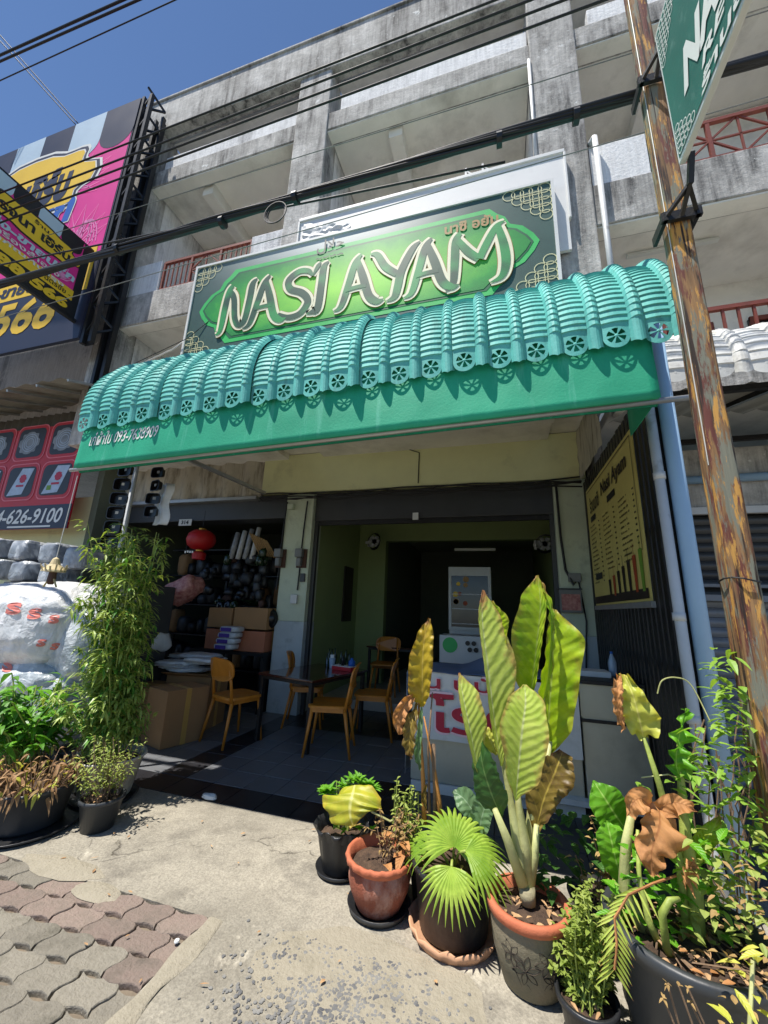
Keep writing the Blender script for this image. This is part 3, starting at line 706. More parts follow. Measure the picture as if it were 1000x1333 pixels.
m = MB(); m.box(1.3, 8.9, YR+.14, YR+.2, 0, 2.75); m.build('backing', 'black_metal', Rn)
m = MB(); m.box(1.3,8.9,YR-.05,YR+.1,1.76,1.82); m.box(1.3,8.9,YR-.02,YR+.1,1.9,1.93); m.build('shutter_bar', 'shutter_pale', Rn)
m = MB(); m.tube([(1.3,YR-.05,3.04),(8.8,YR-.05,3.12)], .045, 10); m.build('conduit', 'pipe_blue', Rn, smooth=True)
# corrugated roof and pale barrel sheets in front of it
Ra = thing('white_metal_awning', 'white barrel-ribbed metal awning partly hidden behind the wooden post', 'awning', (3, 3.6, 3))
m = MB(); m.grid(lambda u, v: V((1.35+7*u, 3.75+1.3*v, 3.55+.35*v+.025*math.sin(u*7/.12*math.pi))), 116, 2); m.build('corrugated_sheet', 'corrugate', Ra, smooth=True)
for k in range(5):
    x = 1.6+k*.7; m = MB(); m.bar((x,3.72,3.50),(x,4.9,3.83),.05); m.build('rafter', 'black_metal', Ra)
m = MB(); m.bar((1.3,3.7,3.49),(8,3.7,3.49),.05); m.build('purlin', 'black_metal', Ra)
m = MB(); m.bar((1.3,4.86,3.50),(8,4.86,3.50),.05); m.build('purlin', 'black_metal', Ra)
# unseen sheet added to shade the left unit's forecourt, hidden behind the teal awning
m = MB(); m.grid(lambda u, v: V(((-4.50-2.6*v)*(1-u)+(-3.25)*u, 2.98+2.65*v, 3.04+1.14*v+.012*math.sin(u*40))), 40, 2)
m.build('forecourt_shade_sheet', 'corrugate', B, smooth=True, solid=.003)

# ------------------------------------------------------------------ barrel sheets with pierced scallops
def sheet_mesh(name, mname, pitch, r_arc, flat, ridges, arc_end, back, pierced=True):
    """One module: a pan with pressed ridges, a raised rib, and a scalloped tip; local x 0..pitch, tip at y=0 z=0."""
    b = MB(); pw = pitch*.66
    def prof(t):                                       # distance along the sheet -> (y, z, normal)
        if t < flat: return (0.0+.0*t, t, V((0,-1,0)))
        s = t-flat; a = s/r_arc
        if a < arc_end: return (r_arc*(1-math.cos(a)), flat+r_arc*math.sin(a), V((0,-math.cos(a),math.sin(a))))
        y0, z0 = r_arc*(1-math.cos(arc_end)), flat+r_arc*math.sin(arc_end); e = s-r_arc*arc_end
        return (y0+e*math.sin(arc_end), z0+e*math.cos(arc_end), V((0,-math.cos(arc_end),math.sin(arc_end))))
    total = flat+r_arc*arc_end+back
    rt0 = .095                                         # where the pressed ridges begin
    step = (flat+r_arc*arc_end-flat*.75)/ridges
    ts = [flat*.72]; lip = [0]; k = 0                  # each ridge: a lip standing out, then a long lap falling back
    while k < ridges+2:
        a_ = flat*.72+.02+step*k; ts += [a_, a_+step*.10, a_+step*.9]; lip += [0, .009, .001]; k += 1
    ts.append(total); lip.append(0); LIP = dict(zip(ts, lip))
    def ridge(t): return LIP.get(t, 0)
    def P(x, off, t):
        y, z, n = prof(t); return V((x, y, z))+n*off
    # pan upper part
    nu = 6
    vs = []; 
    for t in ts:
        for i in range(nu+1):
            u = i/nu; bow = .010*math.sin(math.pi*u)
            vs.append(P(pw*u, bow+ridge(t), t))
    b.add(vs, [(i*(nu+1)+j, i*(nu+1)+j+1, (i+1)*(nu+1)+j+1, (i+1)*(nu+1)+j) for i in range(len(ts)-1) for j in range(nu)])
    # rib
    nr = 6; vs = []; tr = [-.0+flat*.12*0 + .035+ (flat*.72-.035)*i/4 for i in range(4)] + ts
    for t in tr:
        for i in range(nr+1):
            u = i/nr; h = .038*math.sin(math.pi*u)**.7
            if t > flat*.72: h += LIP.get(t, 0)*.8*math.sin(math.pi*u)
            vs.append(P(pw+(pitch-pw)*u*1.14-.002, h, t + (.03*(abs(u-.5)*2-1) if t < .04 else 0)))
    b.add(vs, [(i*(nr+1)+j, i*(nr+1)+j+1, (i+1)*(nr+1)+j+1, (i+1)*(nr+1)+j) for i in range(len(tr)-1) for j in range(nr)])
    # scalloped tip with a flower of wedge holes
    cx, cz, R1, R0 = pw/2, .085, .055, .012; n = 36; z1 = flat*.72
    def bound(a):
        ca, sa = math.cos(a), math.sin(a)
        if sa >= 0:
            k1 = (pw/2)/max(1e-6, abs(ca)); k2 = (z1-cz)/max(1e-6, sa); q = min(k1, k2)
        else:
            q = 1/math.sqrt((ca/(pw/2))**2+(sa/(cz))**2)
        return cx+q*ca, cz+q*sa
    rings = []
    for q in range(4):
        row = []
        for j in range(n):
            a = 2*math.pi*(j+.5)/n
            if q == 3: x, z = bound(a)
            else:
                rr = (R0, R1*.82, R1)[q]; x, z = cx+rr*math.cos(a), cz+rr*math.sin(a)
            row.append(P(x, .010*math.sin(math.pi*min(1, max(0, x/pw)))+(.0), z))
        rings.append(row)
    vs = [P(cx, .014, cz)]+[p for row in rings for p in row]; fs = [(0, 1+j, 1+(j+1) % n) for j in range(n)]
    for q in range(3):
        for j in range(n):
            if pierced:
                jj = j % 6
                if q == 0 and jj in (1,2,3,4): continue
                if q == 1 and jj in (1,2,3,4): continue
            A = 1+q*n; fs.append((A+j, A+n+j, A+n+(j+1) % n, A+(j+1) % n))
    b.add(vs, fs)
    o = b.build(name, mname, smooth=False); me = o.data; bpy.data.objects.remove(o)
    me.polygons.foreach_set('use_smooth', [len(p.vertices) == 3 or p.area < 1e-5 for p in me.polygons]); return me
AW = thing('teal_awning', 'teal barrel-ribbed metal awning with pierced scallops and a green fabric valance', 'awning', (-1.3, 2.43, 2.75))
XL, PITCH_A, NA = -3.735, .2316, 21
def awz(x): return 3.04+.028*(x+3.4)                   # tip height, rising to the right
SM = sheet_mesh('awning_sheet', 'awning_teal', PITCH_A, .80, .22, 21, 1.15, 1.95)
Mi = ROOTM[AW.name]
for k in range(NA):
    o = bpy.data.objects.new('awning_sheet', SM); col.objects.link(o); o.parent = AW
    x = XL+k*PITCH_A
    o.location = Mi @ V((x, 2.415 - (.018 if k % 4 == 3 else 0) + U(-.003,.003), awz(x)+U(-.005,.005))); o.rotation_euler = (U(-.008,.008), -.028, U(-.012,.012))
    md = o.modifiers.new('thickness', 'SOLIDIFY'); md.thickness = .0025
def under(u, v):                                       # lining sheet added under the barrel to close light slits
    x = XL+NA*PITCH_A*u; a = .25+.9*min(1, v*1.6); y = 2.415+.80*(1-math.cos(a)); z = awz(x)+.22+.80*math.sin(a)
    if v > .625: e = (v-.625)/.375*1.93; y += e*math.sin(1.15); z += e*math.cos(1.15)
    return V((x, y+.035, z-.045))
m = MB(); m.grid(under, 8, 24); m.build('light_slit_lining', 'soffit', AW, smooth=True)
VX0, VX1 = -3.67, .935
def vbot(u): return 2.685+.125*u
def val(u, v):                                         # u along, v 0 bottom .. 1 top
    x = VX0+(VX1-VX0)*u; zb = vbot(u); zt = 3.36+.13*u; z = zb+(zt-zb)*v
    y = 2.416+.034*v+.010*math.sin(v*math.pi)*noise.noise(V((x*1.7, v*1.5, 3)))+.004*noise.noise(V((x*7, v*5, 9)))
    return V((x, y, z))
m = MB(); m.grid(val, 90, 12); vo = m.build('valance', 'valance_green', AW, smooth=True, solid=.003)
m = MB(); m.grid(lambda u, v: V((VX0+(VX1-VX0)*u, 2.452+.03*math.cos(math.pi*(.5+1.35*v))*-1 - .002, vbot(u)+.004-.030*math.sin(math.pi*1.35*v))), 60, 8); m.build('hem', 'valance_green', AW, smooth=True)
m = MB(); m.grid(lambda u, v: V((VX1-.002, 2.43+.05*v*0+.55*u, vbot(1)+.01+(.62-.25*u)*v)), 4, 4); m.build('valance_end', 'valance_green', AW, solid=.003)
m = MB(); n0 = .026
m.text('phone1', lambda x, y: val(.026+x, .30+y) + V((0,-.006,0)), .168, .20); m.build('lettering', 'print_white', vo)
m = MB(); m.tube([(VX0-.10,2.462,vbot(0)+.004),(VX1+.16,2.462,vbot(1)+.006)], .017, 10); m.build('front_tube', 'galvanised', AW, smooth=True)
for x in (-3.6,-2.0,-.5,.9):                           # frame arms back to the wall
    m = MB(); m.bar((x,2.55,3.55),(x,4.66,4.6),.04); m.bar((x,2.475,2.80+.02*(x+3.6)),(x,2.55,3.55),.03); m.build('frame_arm', 'black_metal' if x > 0 else 'galvanised', AW)
for y, z in ((3.2,3.86),(3.9,4.2)):
    m = MB(); m.bar((-3.7,y,z),(1.0,y,z+.1),.035); m.build('purlin', 'galvanised', AW)
m = MB(); m.bar(at(345,642,5.55),at(245,598,4.3),.05); m.build('brace', 'galvanised', AW)
# support pole at the left end
p0 = at(160, 700, 3.1)
m = MB(); m.tube([(p0.x, 3.1, 0),(p0.x, 3.1, 3.55)], .024, 12); m.tube([(p0.x,3.1,2.05),(p0.x,3.1,2.1)], .03, 12)
tag(m.build('support_pole', 'pipe_white', smooth=True), 'white pipe pole holding up the awning end behind the bamboo', 'pole')
# white awning of the neighbour
SW = sheet_mesh('awning_sheet', 'awning_white', .30, .5, .13, 7, 1.1, .3, pierced=False)
Mi2 = ROOTM[Ra.name]; p1 = at(960, 470, 3.35)
for k in range(18):
    o = bpy.data.objects.new('awning_sheet', SW); col.objects.link(o); o.parent = Ra
    o.location = Mi2 @ V((1.32+k*.30, 3.35, p1.z-.13+U(-.006,.006))); o.rotation_euler = (0, 0, U(-.01,.01))

# ------------------------------------------------------------------ main sign
SG = thing('shop_sign', 'wide green sign reading NASI AYAM above the teal awning', 'sign', (-2, 4.5, 5.4))
YS = 4.50; SX0, SX1, SZ0, SZ1 = -4.98, .87, 5.42, 7.31
def sg(off):
    def fn(x, z): return V((x, YS-off, z))
    return fn
m = MB(); m.box(SX0, SX1, YS+.004, YS+.10, SZ0, SZ1); m.build('panel_back', 'white_frame', SG)
m = MB(); m.grid(lambda u, v: V((SX0+.04+(SX1-SX0-.08)*u, YS, SZ0+.04+(SZ1-SZ0-.08)*v)), 2, 2); m.build('panel', 'sign_rim', SG)
m = MB()
for a, b, c, d in ((SX0,SX1,SZ1-.04,SZ1),(SX0,SX1,SZ0,SZ0+.04),(SX0,SX0+.04,SZ0+.04,SZ1-.04),(SX1-.04,SX1,SZ0+.04,SZ1-.04)): m.box(a,b,YS-.02,YS+.03,c,d)
m.build('frame', 'white_frame', SG)
# cusped cartouche
def cart(ins):
    cxs, czs = (SX0+SX1)/2, (SZ0+SZ1)/2-.03; hw, hh = 2.70-ins, .72-ins; k = .5
    half = [(hw, 0), (hw-.07,.14),(hw-.20,.30),(hw-.36,.38),(hw-.42,.52),(hw-.52,.60),(hw-.62,hh)]
    half = [(x, z*(hh/.72) if i < 6 else z) for i, (x, z) in enumerate(half)]
    pts = [(cxs+x, czs+z) for x, z in half]+[(cxs-x, czs+z) for x, z in half[::-1]]
    pts += [(cxs-x, czs-z) for x, z in half[1:]]+[(cxs+x, czs-z) for x, z in half[1:][::-1]]
    return pts
def bez(pts):
    out = []; n = len(pts)
    for i in range(n):
        a, b = pts[i], pts[(i+1) % n]; out += [a, ((a[0]*2+b[0])/3, (a[1]*2+b[1])/3), ((a[0]+2*b[0])/3, (a[1]+2*b[1])/3)]
    return out
mat('edge_green', (52,186,92), .45, .1, 2); mat('edge_dark', (24,96,60), .45, .1, 2)
def flatpoly(m, pts, off):
    cxs, czs = (SX0+SX1)/2, (SZ0+SZ1)/2-.03; n = len(pts)
    # fan in rings so that the print has coordinates everywhere
    vs = [V((cxs, YS-off, czs))]+[V((cxs+(x-cxs)*q, YS-off, czs+(z-czs)*q)) for q in (.34,.67,1) for x, z in pts]
    uvs = [((p.x-SX0)/(SX1-SX0), (p.z-SZ0)/(SZ1-SZ0)) for p in vs]
    fs = [(0, 1+i, 1+(i+1) % n) for i in range(n)]
    for q in range(2): fs += [(1+q*n+i, 1+(q+1)*n+i, 1+(q+1)*n+(i+1) % n, 1+q*n+(i+1) % n) for i in range(n)]
    m.add(vs, fs, uvs)
m = MB(); flatpoly(m, bez(cart(0)), .004); m.build('cartouche_edge', 'edge_green', SG)
m = MB(); flatpoly(m, bez(cart(.075)), .007); m.build('cartouche_line', 'edge_dark', SG)
m = MB(); flatpoly(m, bez(cart(.11)), .010); m.build('cartouche', 'sign_print', SG)
def rings(cx0, cz0, dx, dz, n):
    for i in range(n):
        for j in range(n-i):
            x, z = cx0+dx*i*.115, cz0+dz*j*.115
            m.ribbon([(x+.08*math.cos(a*math.pi/8), z+.08*math.sin(a*math.pi/8)) for a in range(16)], .012, sg(.006), True)
for a, b, c, d in ((SX0+.12,SZ1-.12,1,-1),(SX1-.12,SZ1-.12,-1,-1),(SX0+.12,SZ0+.12,1,1),(SX1-.12,SZ0+.12,-1,1)):
    m = MB(); rings(a,b,c,d,4 if c > 0 else 5); m.build('lattice_ornament', 'ornament_cream', SG)   # interlaced rings
# flowing capital letters, drawn as broad strokes
def cr(pts, n=6):                                      # smooth a stroke
    out = []
    P_ = [pts[0]]+list(pts)+[pts[-1]]
    for i in range(1, len(P_)-2):
        a, b, c, d = P_[i-1:i+3]
        for k in range(n):
            t = k/n
            out.append(tuple(.5*((2*b[j])+(-a[j]+c[j])*t+(2*a[j]-5*b[j]+4*c[j]-d[j])*t*t+(-a[j]+3*b[j]-3*c[j]+d[j])*t**3) for j in range(3)))
    out.append(tuple(pts[-1])); return out
GL = {  # x, z, width
 'N': ([[(.00,-.06,.03),(.10,.02,.10),(.16,.5,.13),(.22,.86,.12),(.30,.98,.10)], [(.20,.90,.10),(.34,.70,.12),(.40,.25,.12),(.50,.06,.11),(.62,.14,.12),(.70,.6,.13),(.74,.92,.12),(.84,1.02,.03)]], .80),
 'A': ([[(-.04,-.04,.03),(.10,.04,.10),(.22,.40,.12),(.36,.86,.12),(.48,1.03,.05)], [(.40,.92,.10),(.50,.55,.14),(.60,.15,.14),(.74,.0,.12),(.86,.02,.03)], [(.18,.34,.09),(.36,.36,.08),(.56,.36,.09)]], .84),
 'S': ([[(.70,.80,.04),(.62,.92,.10),(.42,.96,.12),(.22,.82,.13),(.26,.62,.13),(.50,.48,.13),(.62,.28,.13),(.48,.06,.12),(.24,.02,.11),(.04,.14,.05)], [(.70,.80,.03),(.80,.98,.09),(.86,1.06,.03)]], .78),
 'I': ([[(-.02,.02,.03),(.10,.04,.10),(.20,.10,.13),(.26,.6,.13),(.30,.94,.12),(.40,1.04,.03)]], .42),
 'Y': ([[(-.02,.98,.04),(.10,.94,.11),(.24,.66,.13),(.44,.46,.12)], [(.86,1.02,.03),(.72,.90,.11),(.52,.52,.13),(.44,.20,.13),(.38,.02,.11),(.24,-.04,.03)]], .72),
 'M': ([[(-.02,-.06,.03),(.10,.04,.10),(.16,.5,.13),(.20,.86,.12),(.28,1.0,.08)], [(.20,.92,.10),(.38,.60,.13),(.54,.42,.12)], [(.98,1.04,.03),(.84,.96,.10),(.66,.66,.12),(.54,.42,.11)], [(.86,.98,.10),(.92,.6,.13),(.92,.26,.13),(.84,.02,.10),(.66,-.06,.03)]], 1.08)}
LH = .92; lx = -4.38; base = SZ0+.42
for ch in 'NASI AYAM':
    if ch == ' ': lx += .17; continue
    strokes, adv = GL[ch]
    for dw, off, mt, nm in ((.112,.016,'gold_print','letter_shadow'), (.094,.022,'cream_print','letter_outline'), (.020,.028,'letter_green','letter')):
        m = MB()
        for s_ in strokes:
            pts = cr(s_); q = [(lx+.05+p[0]*LH*.94-.05*p[1], base+p[1]*LH*.96) for p in pts]; wd = [max(.02, p[2]*LH*1.05)+dw-.02 if dw > .05 else max(.008, p[2]*LH*1.05-.012) for p in pts]
            # each stroke a hair above the last so that overlaps never share a plane
            oo = off + .0012*strokes.index(s_)
            m.ribbon(q, wd, sg(oo))
        m.build(nm, mt, SG)
    lx += adv*LH*.715+.02
m = MB(); m.text('nasi_th', lambda x, y: V((-.60+x, YS-.018, 6.76+y)), .74, .19); m.build('lettering', 'gold_print', SG)
m = MB(); m.text('halal', lambda x, y: V((-2.62+x, YS-.018, 6.95+y)), .46, .26)
for k in range(4): m.ribbon([(-2.62+.12*k+.1*t/4, 6.86+.012*math.sin(t*2.+k)) for t in range(5)], .02, sg(.018))
m.build('halal_mark', 'halal_ink', SG)
WB = thing('blank_board', 'blank white board standing behind the green shop sign', 'board', (-1, 4.6, 6.2))
m = MB(); m.box(-3.05, 1.04, 4.605, 4.65, 6.2, 7.86); m.build('board', 'white_board', WB)
m = MB(); m.box(-3.07, 1.06, 4.58, 4.655, 7.86, 7.92); m.box(1.04, 1.07, 4.58, 4.655, 6.7, 7.86); m.box(-3.08,-3.05,4.58,4.655,6.2,7.86); m.build('frame', 'white_frame', WB, bevel=.006)
m = MB(); m.grid(lambda u, v: V((-2.98+.85*u, 4.598-.05*abs(noise.noise(V((u*4, v*5, 1)))), 7.30+.5*v-.25*u)), 14, 10); m.build('torn_film', 'vinyl_white', WB)
for x in (-.3,-.05): 
    m = MB(); m.bar((x,4.67,7.8),(x,4.67,8.15),.03); m.bar((x,4.67,8.1),(x+.15,4.67,7.95),.02); m.build('stay', 'galvanised', WB)

# ------------------------------------------------------------------ billboard and signs of the left shop
BB = thing('pink_billboard', 'large pink billboard with striped awning print and yellow phone digits', 'billboard', (-9.5, 4.2, 6))
YB = 4.18; BX0, BX1, BZ0, BZ1 = -13.0, -6.98, 6.0, 11.9
def bb(off): return lambda x, z: V((x, YB-off, z))
def rect(m, x0, x1, z0, z1, off, fn=bb): f = fn(off); m.add([f(x0,z0), f(x1,z0), f(x1,z1), f(x0,z1)], [(0,1,2,3)])
m = MB(); m.box(BX0, BX1, YB+.003, YB+.06, BZ0, BZ1); m.build('backing', 'navy_vinyl', BB); m = MB(); rect(m, BX0, BX1-.03, 7.9, BZ1, .001); m.build('panel', 'pink_vinyl', BB)
m = MB(); rect(m, BX0, BX1-.02, BZ0, 7.9, .003); m.build('lower_field', 'navy_vinyl', BB)
sx = BX1
for k in range(6):
    m = MB(); x1 = BX1-k*.93; x0 = x1-.93; xm = (x0+x1)/2; zl = 10.75+.0*k
    pts = [(x0+.0, BZ1),(x0, zl+.35)]+[(xm-.465*math.cos(a*math.pi/10), zl+.35-.42*math.sin(a*math.pi/10)) for a in range(11)]+[(x1, zl+.35),(x1, BZ1)]
    f = bb(.004+.001*(k % 2)); m.add([f(*p) for p in pts], [tuple(range(len(pts)))]); m.build('awning_stripe', 'navy_vinyl' if k % 2 == 0 else 'sky_vinyl', BB)
def badge(m, cx, cz, w_, h_, off, grow=0, fn=bb):
    pts = []
    for i in range(48):
        a = 2*math.pi*i/48; e = 1+.07*math.cos(a*8)+(.10 if abs(math.cos(a)) > .97 else 0)
        sxx = abs(math.cos(a))**.6*math.copysign(1, math.cos(a)); szz = abs(math.sin(a))**.7*math.copysign(1, math.sin(a))
        pts.append((cx+(w_+grow)*e*sxx, cz+(h_+grow)*e*szz))
    f = fn(off); m.add([f(cx, cz)]+[f(*p) for p in pts], [(0, 1+i, 1+(i+1) % 48) for i in range(48)])
bc = at(65, 240, YB)
for gr, off, mt in ((.16,.008,'print_white'), (.10,.010,'navy_vinyl'), (.03,.012,'print_white'), (.0,.014,'yellow_vinyl')):
    m = MB(); badge(m, bc.x-.7, bc.z-.05, 1.75, .85, off, gr); m.build('badge', mt, BB)
m = MB(); m.text('herb', lambda x, y: V((bc.x-.75+x, YB-.018, bc.z-.62+y)), 1.45, 1.0); m.build('lettering', 'navy_vinyl', BB)
lc = at(78, 276, YB)
for d, off, mt in ((.03,.010,'print_white'), (0,.013,'blue_vinyl')):
    m = MB(); m.text('leek', lambda x, y: V((lc.x-1.35+x-d, YB-off, lc.z-.35+y-d)), 1.75+2*d, .95+2*d); m.build('lettering', mt, BB)
nc = at(35, 415, YB)
m = MB(); m.text('n566', lambda x, y: V((nc.x-1.0+x, YB-.009, nc.z-.32+y)), 1.75, .80); m.build('lettering', 'yellow_vinyl', BB)
m = MB(); rect(m, -12.9, -7.6, 7.25, 7.75, .006); m.build('yellow_band', 'yellow_vinyl', BB)
m = MB(); rect(m, BX1-.42, BX1-.12, 7.05, 8.05, .007); m.build('yellow_band', 'yellow_vinyl', BB)
m = MB(); m.text('khai', lambda x, y: V((-10.9+x, YB-.010, 7.33+y)), 2.9, .34); m.build('lettering', 'navy_vinyl', BB)
def frond(m, bx, bz, ang, L, fn, n=7):                 # outlined plant print
    f = fn
    for k in range(n):
        a = ang+(k-(n-1)/2)*.30; l = L*(1-.08*abs(k-(n-1)/2))
        tip = (bx+l*math.cos(a), bz+l*math.sin(a)); nx, nz = -math.sin(a)*l*.11, math.cos(a)*l*.11; mid = ((bx+tip[0])/2, (bz+tip[1])/2)
        m.ribbon([(bx,bz),(mid[0]+nx,mid[1]+nz),tip,(mid[0]-nx,mid[1]-nz)], .022, f, True)
m = MB(); q = bb(.006)
frond(m, -8.35, 9.85, .55, 1.1, q); frond(m, -7.9, 8.0, 1.3, 1.3, q, 6); frond(m, -8.8, 8.2, 1.9, .7, q, 5)
for cx in (-8.6,-7.55):
    for k in range(4): m.ribbon([(cx+.34*(1-k*.24)*math.cos(a*math.pi/9), 8.18+.62*math.sin(a*math.pi/9)*(1-.02*k)) for a in range(10)], .02, q)
m.build('plant_print', 'pink_line', BB)
# steel frame behind and beside it
for x in (-6.94,-6.74):
    m = MB(); m.bar((x,YB+.05,BZ0-.1),(x,YB+.05,BZ1+.05),.07); m.build('frame_post', 'black_metal', BB)
    m = MB(); m.bar((x,YB+.38,BZ0-1.3),(x,YB+.38,BZ1-.1),.07); m.build('frame_post', 'black_metal', BB)
for k in range(10):
    z = BZ0+.1+k*.62
    m = MB(); m.bar((-6.93,YB+.05,z),(-6.74,YB+.38,z+.3),.035); m.bar((-6.93,YB+.05,z+.6),(-6.74,YB+.38,z+.3),.035); m.bar((-6.93,YB+.05,z),(-6.74,YB+.05,z+.3),.03); m.build('frame_strut', 'black_metal', BB)
m = MB(); m.box(-6.99,-6.72,YB+.42,YB+.45,BZ0-1.3,BZ1-.2); m.build('frame_sheet', 'black_metal', BB); m = MB(); m.box(-6.96,-6.75,YB+.10,YB+.12,BZ0-.1,BZ1-.3); m.build('frame_sheet', 'black_metal', BB)

PS = thing('projecting_sign', 'magenta and black sign with yellow badge jutting out before the billboard', 'sign', (-7.2, 3, 6))
XP = -7.15; PY0, PY1, PZ0, PZ1 = 1.2, 4.08, 6.4, 7.88
def ps(off): return lambda y, z: V((XP+off, y, z))
def psr(m, y0, y1, z0, z1, off): rect(m, y0, y1, z0, z1, off, ps)
m = MB(); m.box(XP-.08, XP-.003, PY0, PY1, PZ0, PZ1); m.build('panel', 'black_vinyl', PS)
m = MB(); psr(m, PY0, PY1-.08, PZ0+.42, PZ1, .002); m.build('magenta_field', 'pink_vinyl', PS)
for k in range(5):
    m = MB(); y1 = PY1-.1-k*.36; zz = PZ1-.2; pts = [(y1-.36, PZ1),(y1-.36, zz)]+[(y1-.18-.18*math.cos(a*math.pi/8), zz-.14*math.sin(a*math.pi/8)) for a in range(9)]+[(y1,zz),(y1,PZ1)]
    f = ps(.004+.001*(k % 2)); m.add([f(*p) for p in pts], [tuple(range(len(pts)))]); m.build('awning_stripe', 'black_vinyl' if k % 2 == 0 else 'sky_vinyl', PS)
m = MB(); psr(m, PY0, PY1-.06, PZ0+.26, PZ0+.46, .004); m.build('yellow_band', 'yellow_vinyl', PS)
m = MB(); badge(m, 3.30, 7.40, .60, .20, .008, .03, ps); m.build('badge', 'black_vinyl', PS)
m = MB(); badge(m, 3.30, 7.40, .60, .20, .010, 0, ps); m.build('badge', 'yellow_vinyl', PS)
def pst(key, y1, z0, w_, h_, mt, off=.014):            # read from the far end towards the street
    m = MB(); m.text(key, lambda x, y: V((XP+off, y1-w_+x, z0+y)), w_, h_); m.build('lettering', mt, PS)
pst('rojana', 3.83, 7.29, 1.06, .19, 'black_vinyl'); pst('ranname', 3.45, 7.50, .22, .08, 'black_vinyl')
pst('khai', 3.98, 7.0, 1.7, .17, 'sky_vinyl'); pst('cosm', 3.75, 6.89, 1.0, .10, 'print_white'); pst('prod', 3.85, 6.77, 1.3, .10, 'print_white', .012)
pst('tel', 2.9, 6.70, .3, .10, 'black_vinyl'); pst('small', 3.98, 6.70, .5, .10, 'black_vinyl', .013); pst('nums', 3.98, 6.44, 1.75, .19, 'yellow_vinyl', .012)
m = MB(); q = ps(.006)
frond(m, 3.75, 6.9, 1.2, .3, q, 5); m.build('plant_print', 'pink_line', PS)
m = MB()
for z in (PZ0-.03, PZ1+.02): m.bar((XP-.04,PY0,z),(XP-.04,PY1+.25,z),.06)
m.bar((XP-.04,PY1+.03,PZ0),(XP-.04,PY1+.03,PZ1),.06); m.build('frame', 'black_metal', PS)

# left shop: corrugated canopy, red banner, wall
LB = thing('packaging_shop_front', 'pale packaging shop front under a corrugated canopy beside the bagged bundles', 'shop front', (-10, 5, 0))
m = MB(); m.box(-16,-7.41,5.4,11,4.9,9.5); m.build('upper_wall', 'concrete_pale', LB)
m = MB(); m.box(-16,-7.21,5.25,5.55,0,3.4); m.build('wall', 'cream_wall', LB)
m = MB(); m.grid(lambda u, v: V((-15+8.3*u, 4.0+1.4*v, 5.05+.5*v+.02*math.sin(u*8.3/.1*math.pi*.5))), 200, 2); m.build('corrugated_canopy', 'corrugate', LB, smooth=True)
for k in range(12):
    x = -14.6+k*.72; m = MB(); m.bar((x,4.0,5.0),(x,5.4,5.5),.04); m.build('rafter', 'galvanised', LB)
m = MB(); m.grid(lambda u, v: V((-15+8.25*u, 5.02+.02*math.sin(u*8.25/.1*math.pi), 4.5+.62*v)), 320, 1); m.build('corrugated_fascia', 'corrugate_dark', LB, smooth=True)
RBN = thing('red_product_banner', 'red vinyl banner with six product pictures and a phone strip', 'banner', (-8.5, 4.9, 3))
YN = 4.86; n0 = at(0, 565, YN); n1 = at(100, 545, YN)
RX1, RZ1, RZ0 = -7.2, 4.75, 2.72; RX0 = -10.6
def rb(off): return lambda x, z: V((x, YN-off, z))
m = MB(); m.box(RX0, RX1, YN+.003, YN+.03, RZ0, RZ1); m.build('panel', 'red_vinyl', RBN)
m = MB(); rect(m, RX0, RX1, RZ0, RZ0+.44, .003, rb); m.build('phone_strip', 'navy_vinyl', RBN)
m = MB(); m.text('p84', lambda x, y: V((RX1-.17-2.05+x, YN-.008, RZ0+.10+y)), 2.05, .28); m.build('lettering', 'print_white', RBN)
m = MB(); rect(m, RX1-1.5, RX1-.4, RZ0+.03, RZ0+.06, .006, rb); m.build('small_print', 'print_white', RBN)
def rrect(m, cx, cz, w_, h_, r, off, fn=rb):
    pts = []
    for sx_, sz_, a0 in ((1,1,0),(-1,1,90),(-1,-1,180),(1,-1,270)):
        for k in range(5):
            a = math.radians(a0+k*22.5); pts.append((cx+sx_*(w_/2-r)+r*math.cos(a), cz+sz_*(h_/2-r)+r*math.sin(a)))
    f = fn(off); m.add([f(*p) for p in pts], [tuple(range(len(pts)))])
mat('photo_dark', (40,42,48), .5, .3, 5); mat('photo_pale', (170,186,204), .5, .15, 9); mat('photo_grey', (130,134,138), .5, .35, 7)
mat('pink_edge', (220,110,120), .5, .08)
for i in range(4):
    for j in range(2):
        cx, cz = RX1-.55-i*.92, RZ0+.92+j*.80
        m = MB(); rrect(m, cx, cz, .86, .74, .14, .004); m.build('picture_edge', 'pink_edge', RBN)
        m = MB(); rrect(m, cx, cz, .82, .70, .13, .006); m.build('picture_edge', 'red_vinyl', RBN)
        m = MB(); rrect(m, cx, cz, .72, .60, .11, .009); pc = m.build('picture', 'photo_dark', RBN)
        m = MB()
        if j == 0:
            f = rb(.012); m.add([f(cx-.28,cz-.27), f(cx+.12,cz-.25), f(cx+.30,cz+.26), f(cx-.02,cz+.27)], [(0,1,2,3)]); m.build('packet', 'photo_pale', pc)
            m = MB(); badge(m, cx+.06, cz+.06, .08, .08, .015, 0, rb); rect(m, cx-.08, cx+.12, cz-.10, cz-.06, .015, rb); m.build('packet_print', 'print_red', pc)
            if i == 0: m = MB(); rect(m, cx-.17, cx-.06, cz-.20, cz-.11, .016, rb); m.build('packet_print', 'menu_green', pc)
        else:
            badge(m, cx-.04, cz, .24, .22, .012, 0, rb); m.build('packet', 'photo_grey', pc)
            m = MB()
            for r_ in (.1,.15,.2): m.ribbon([(cx-.02+r_*math.cos(a*math.pi/8), cz+r_*.9*math.sin(a*math.pi/8)) for a in range(16)], .012, rb(.015), True)
            m.build('packet_print', 'photo_pale', pc)

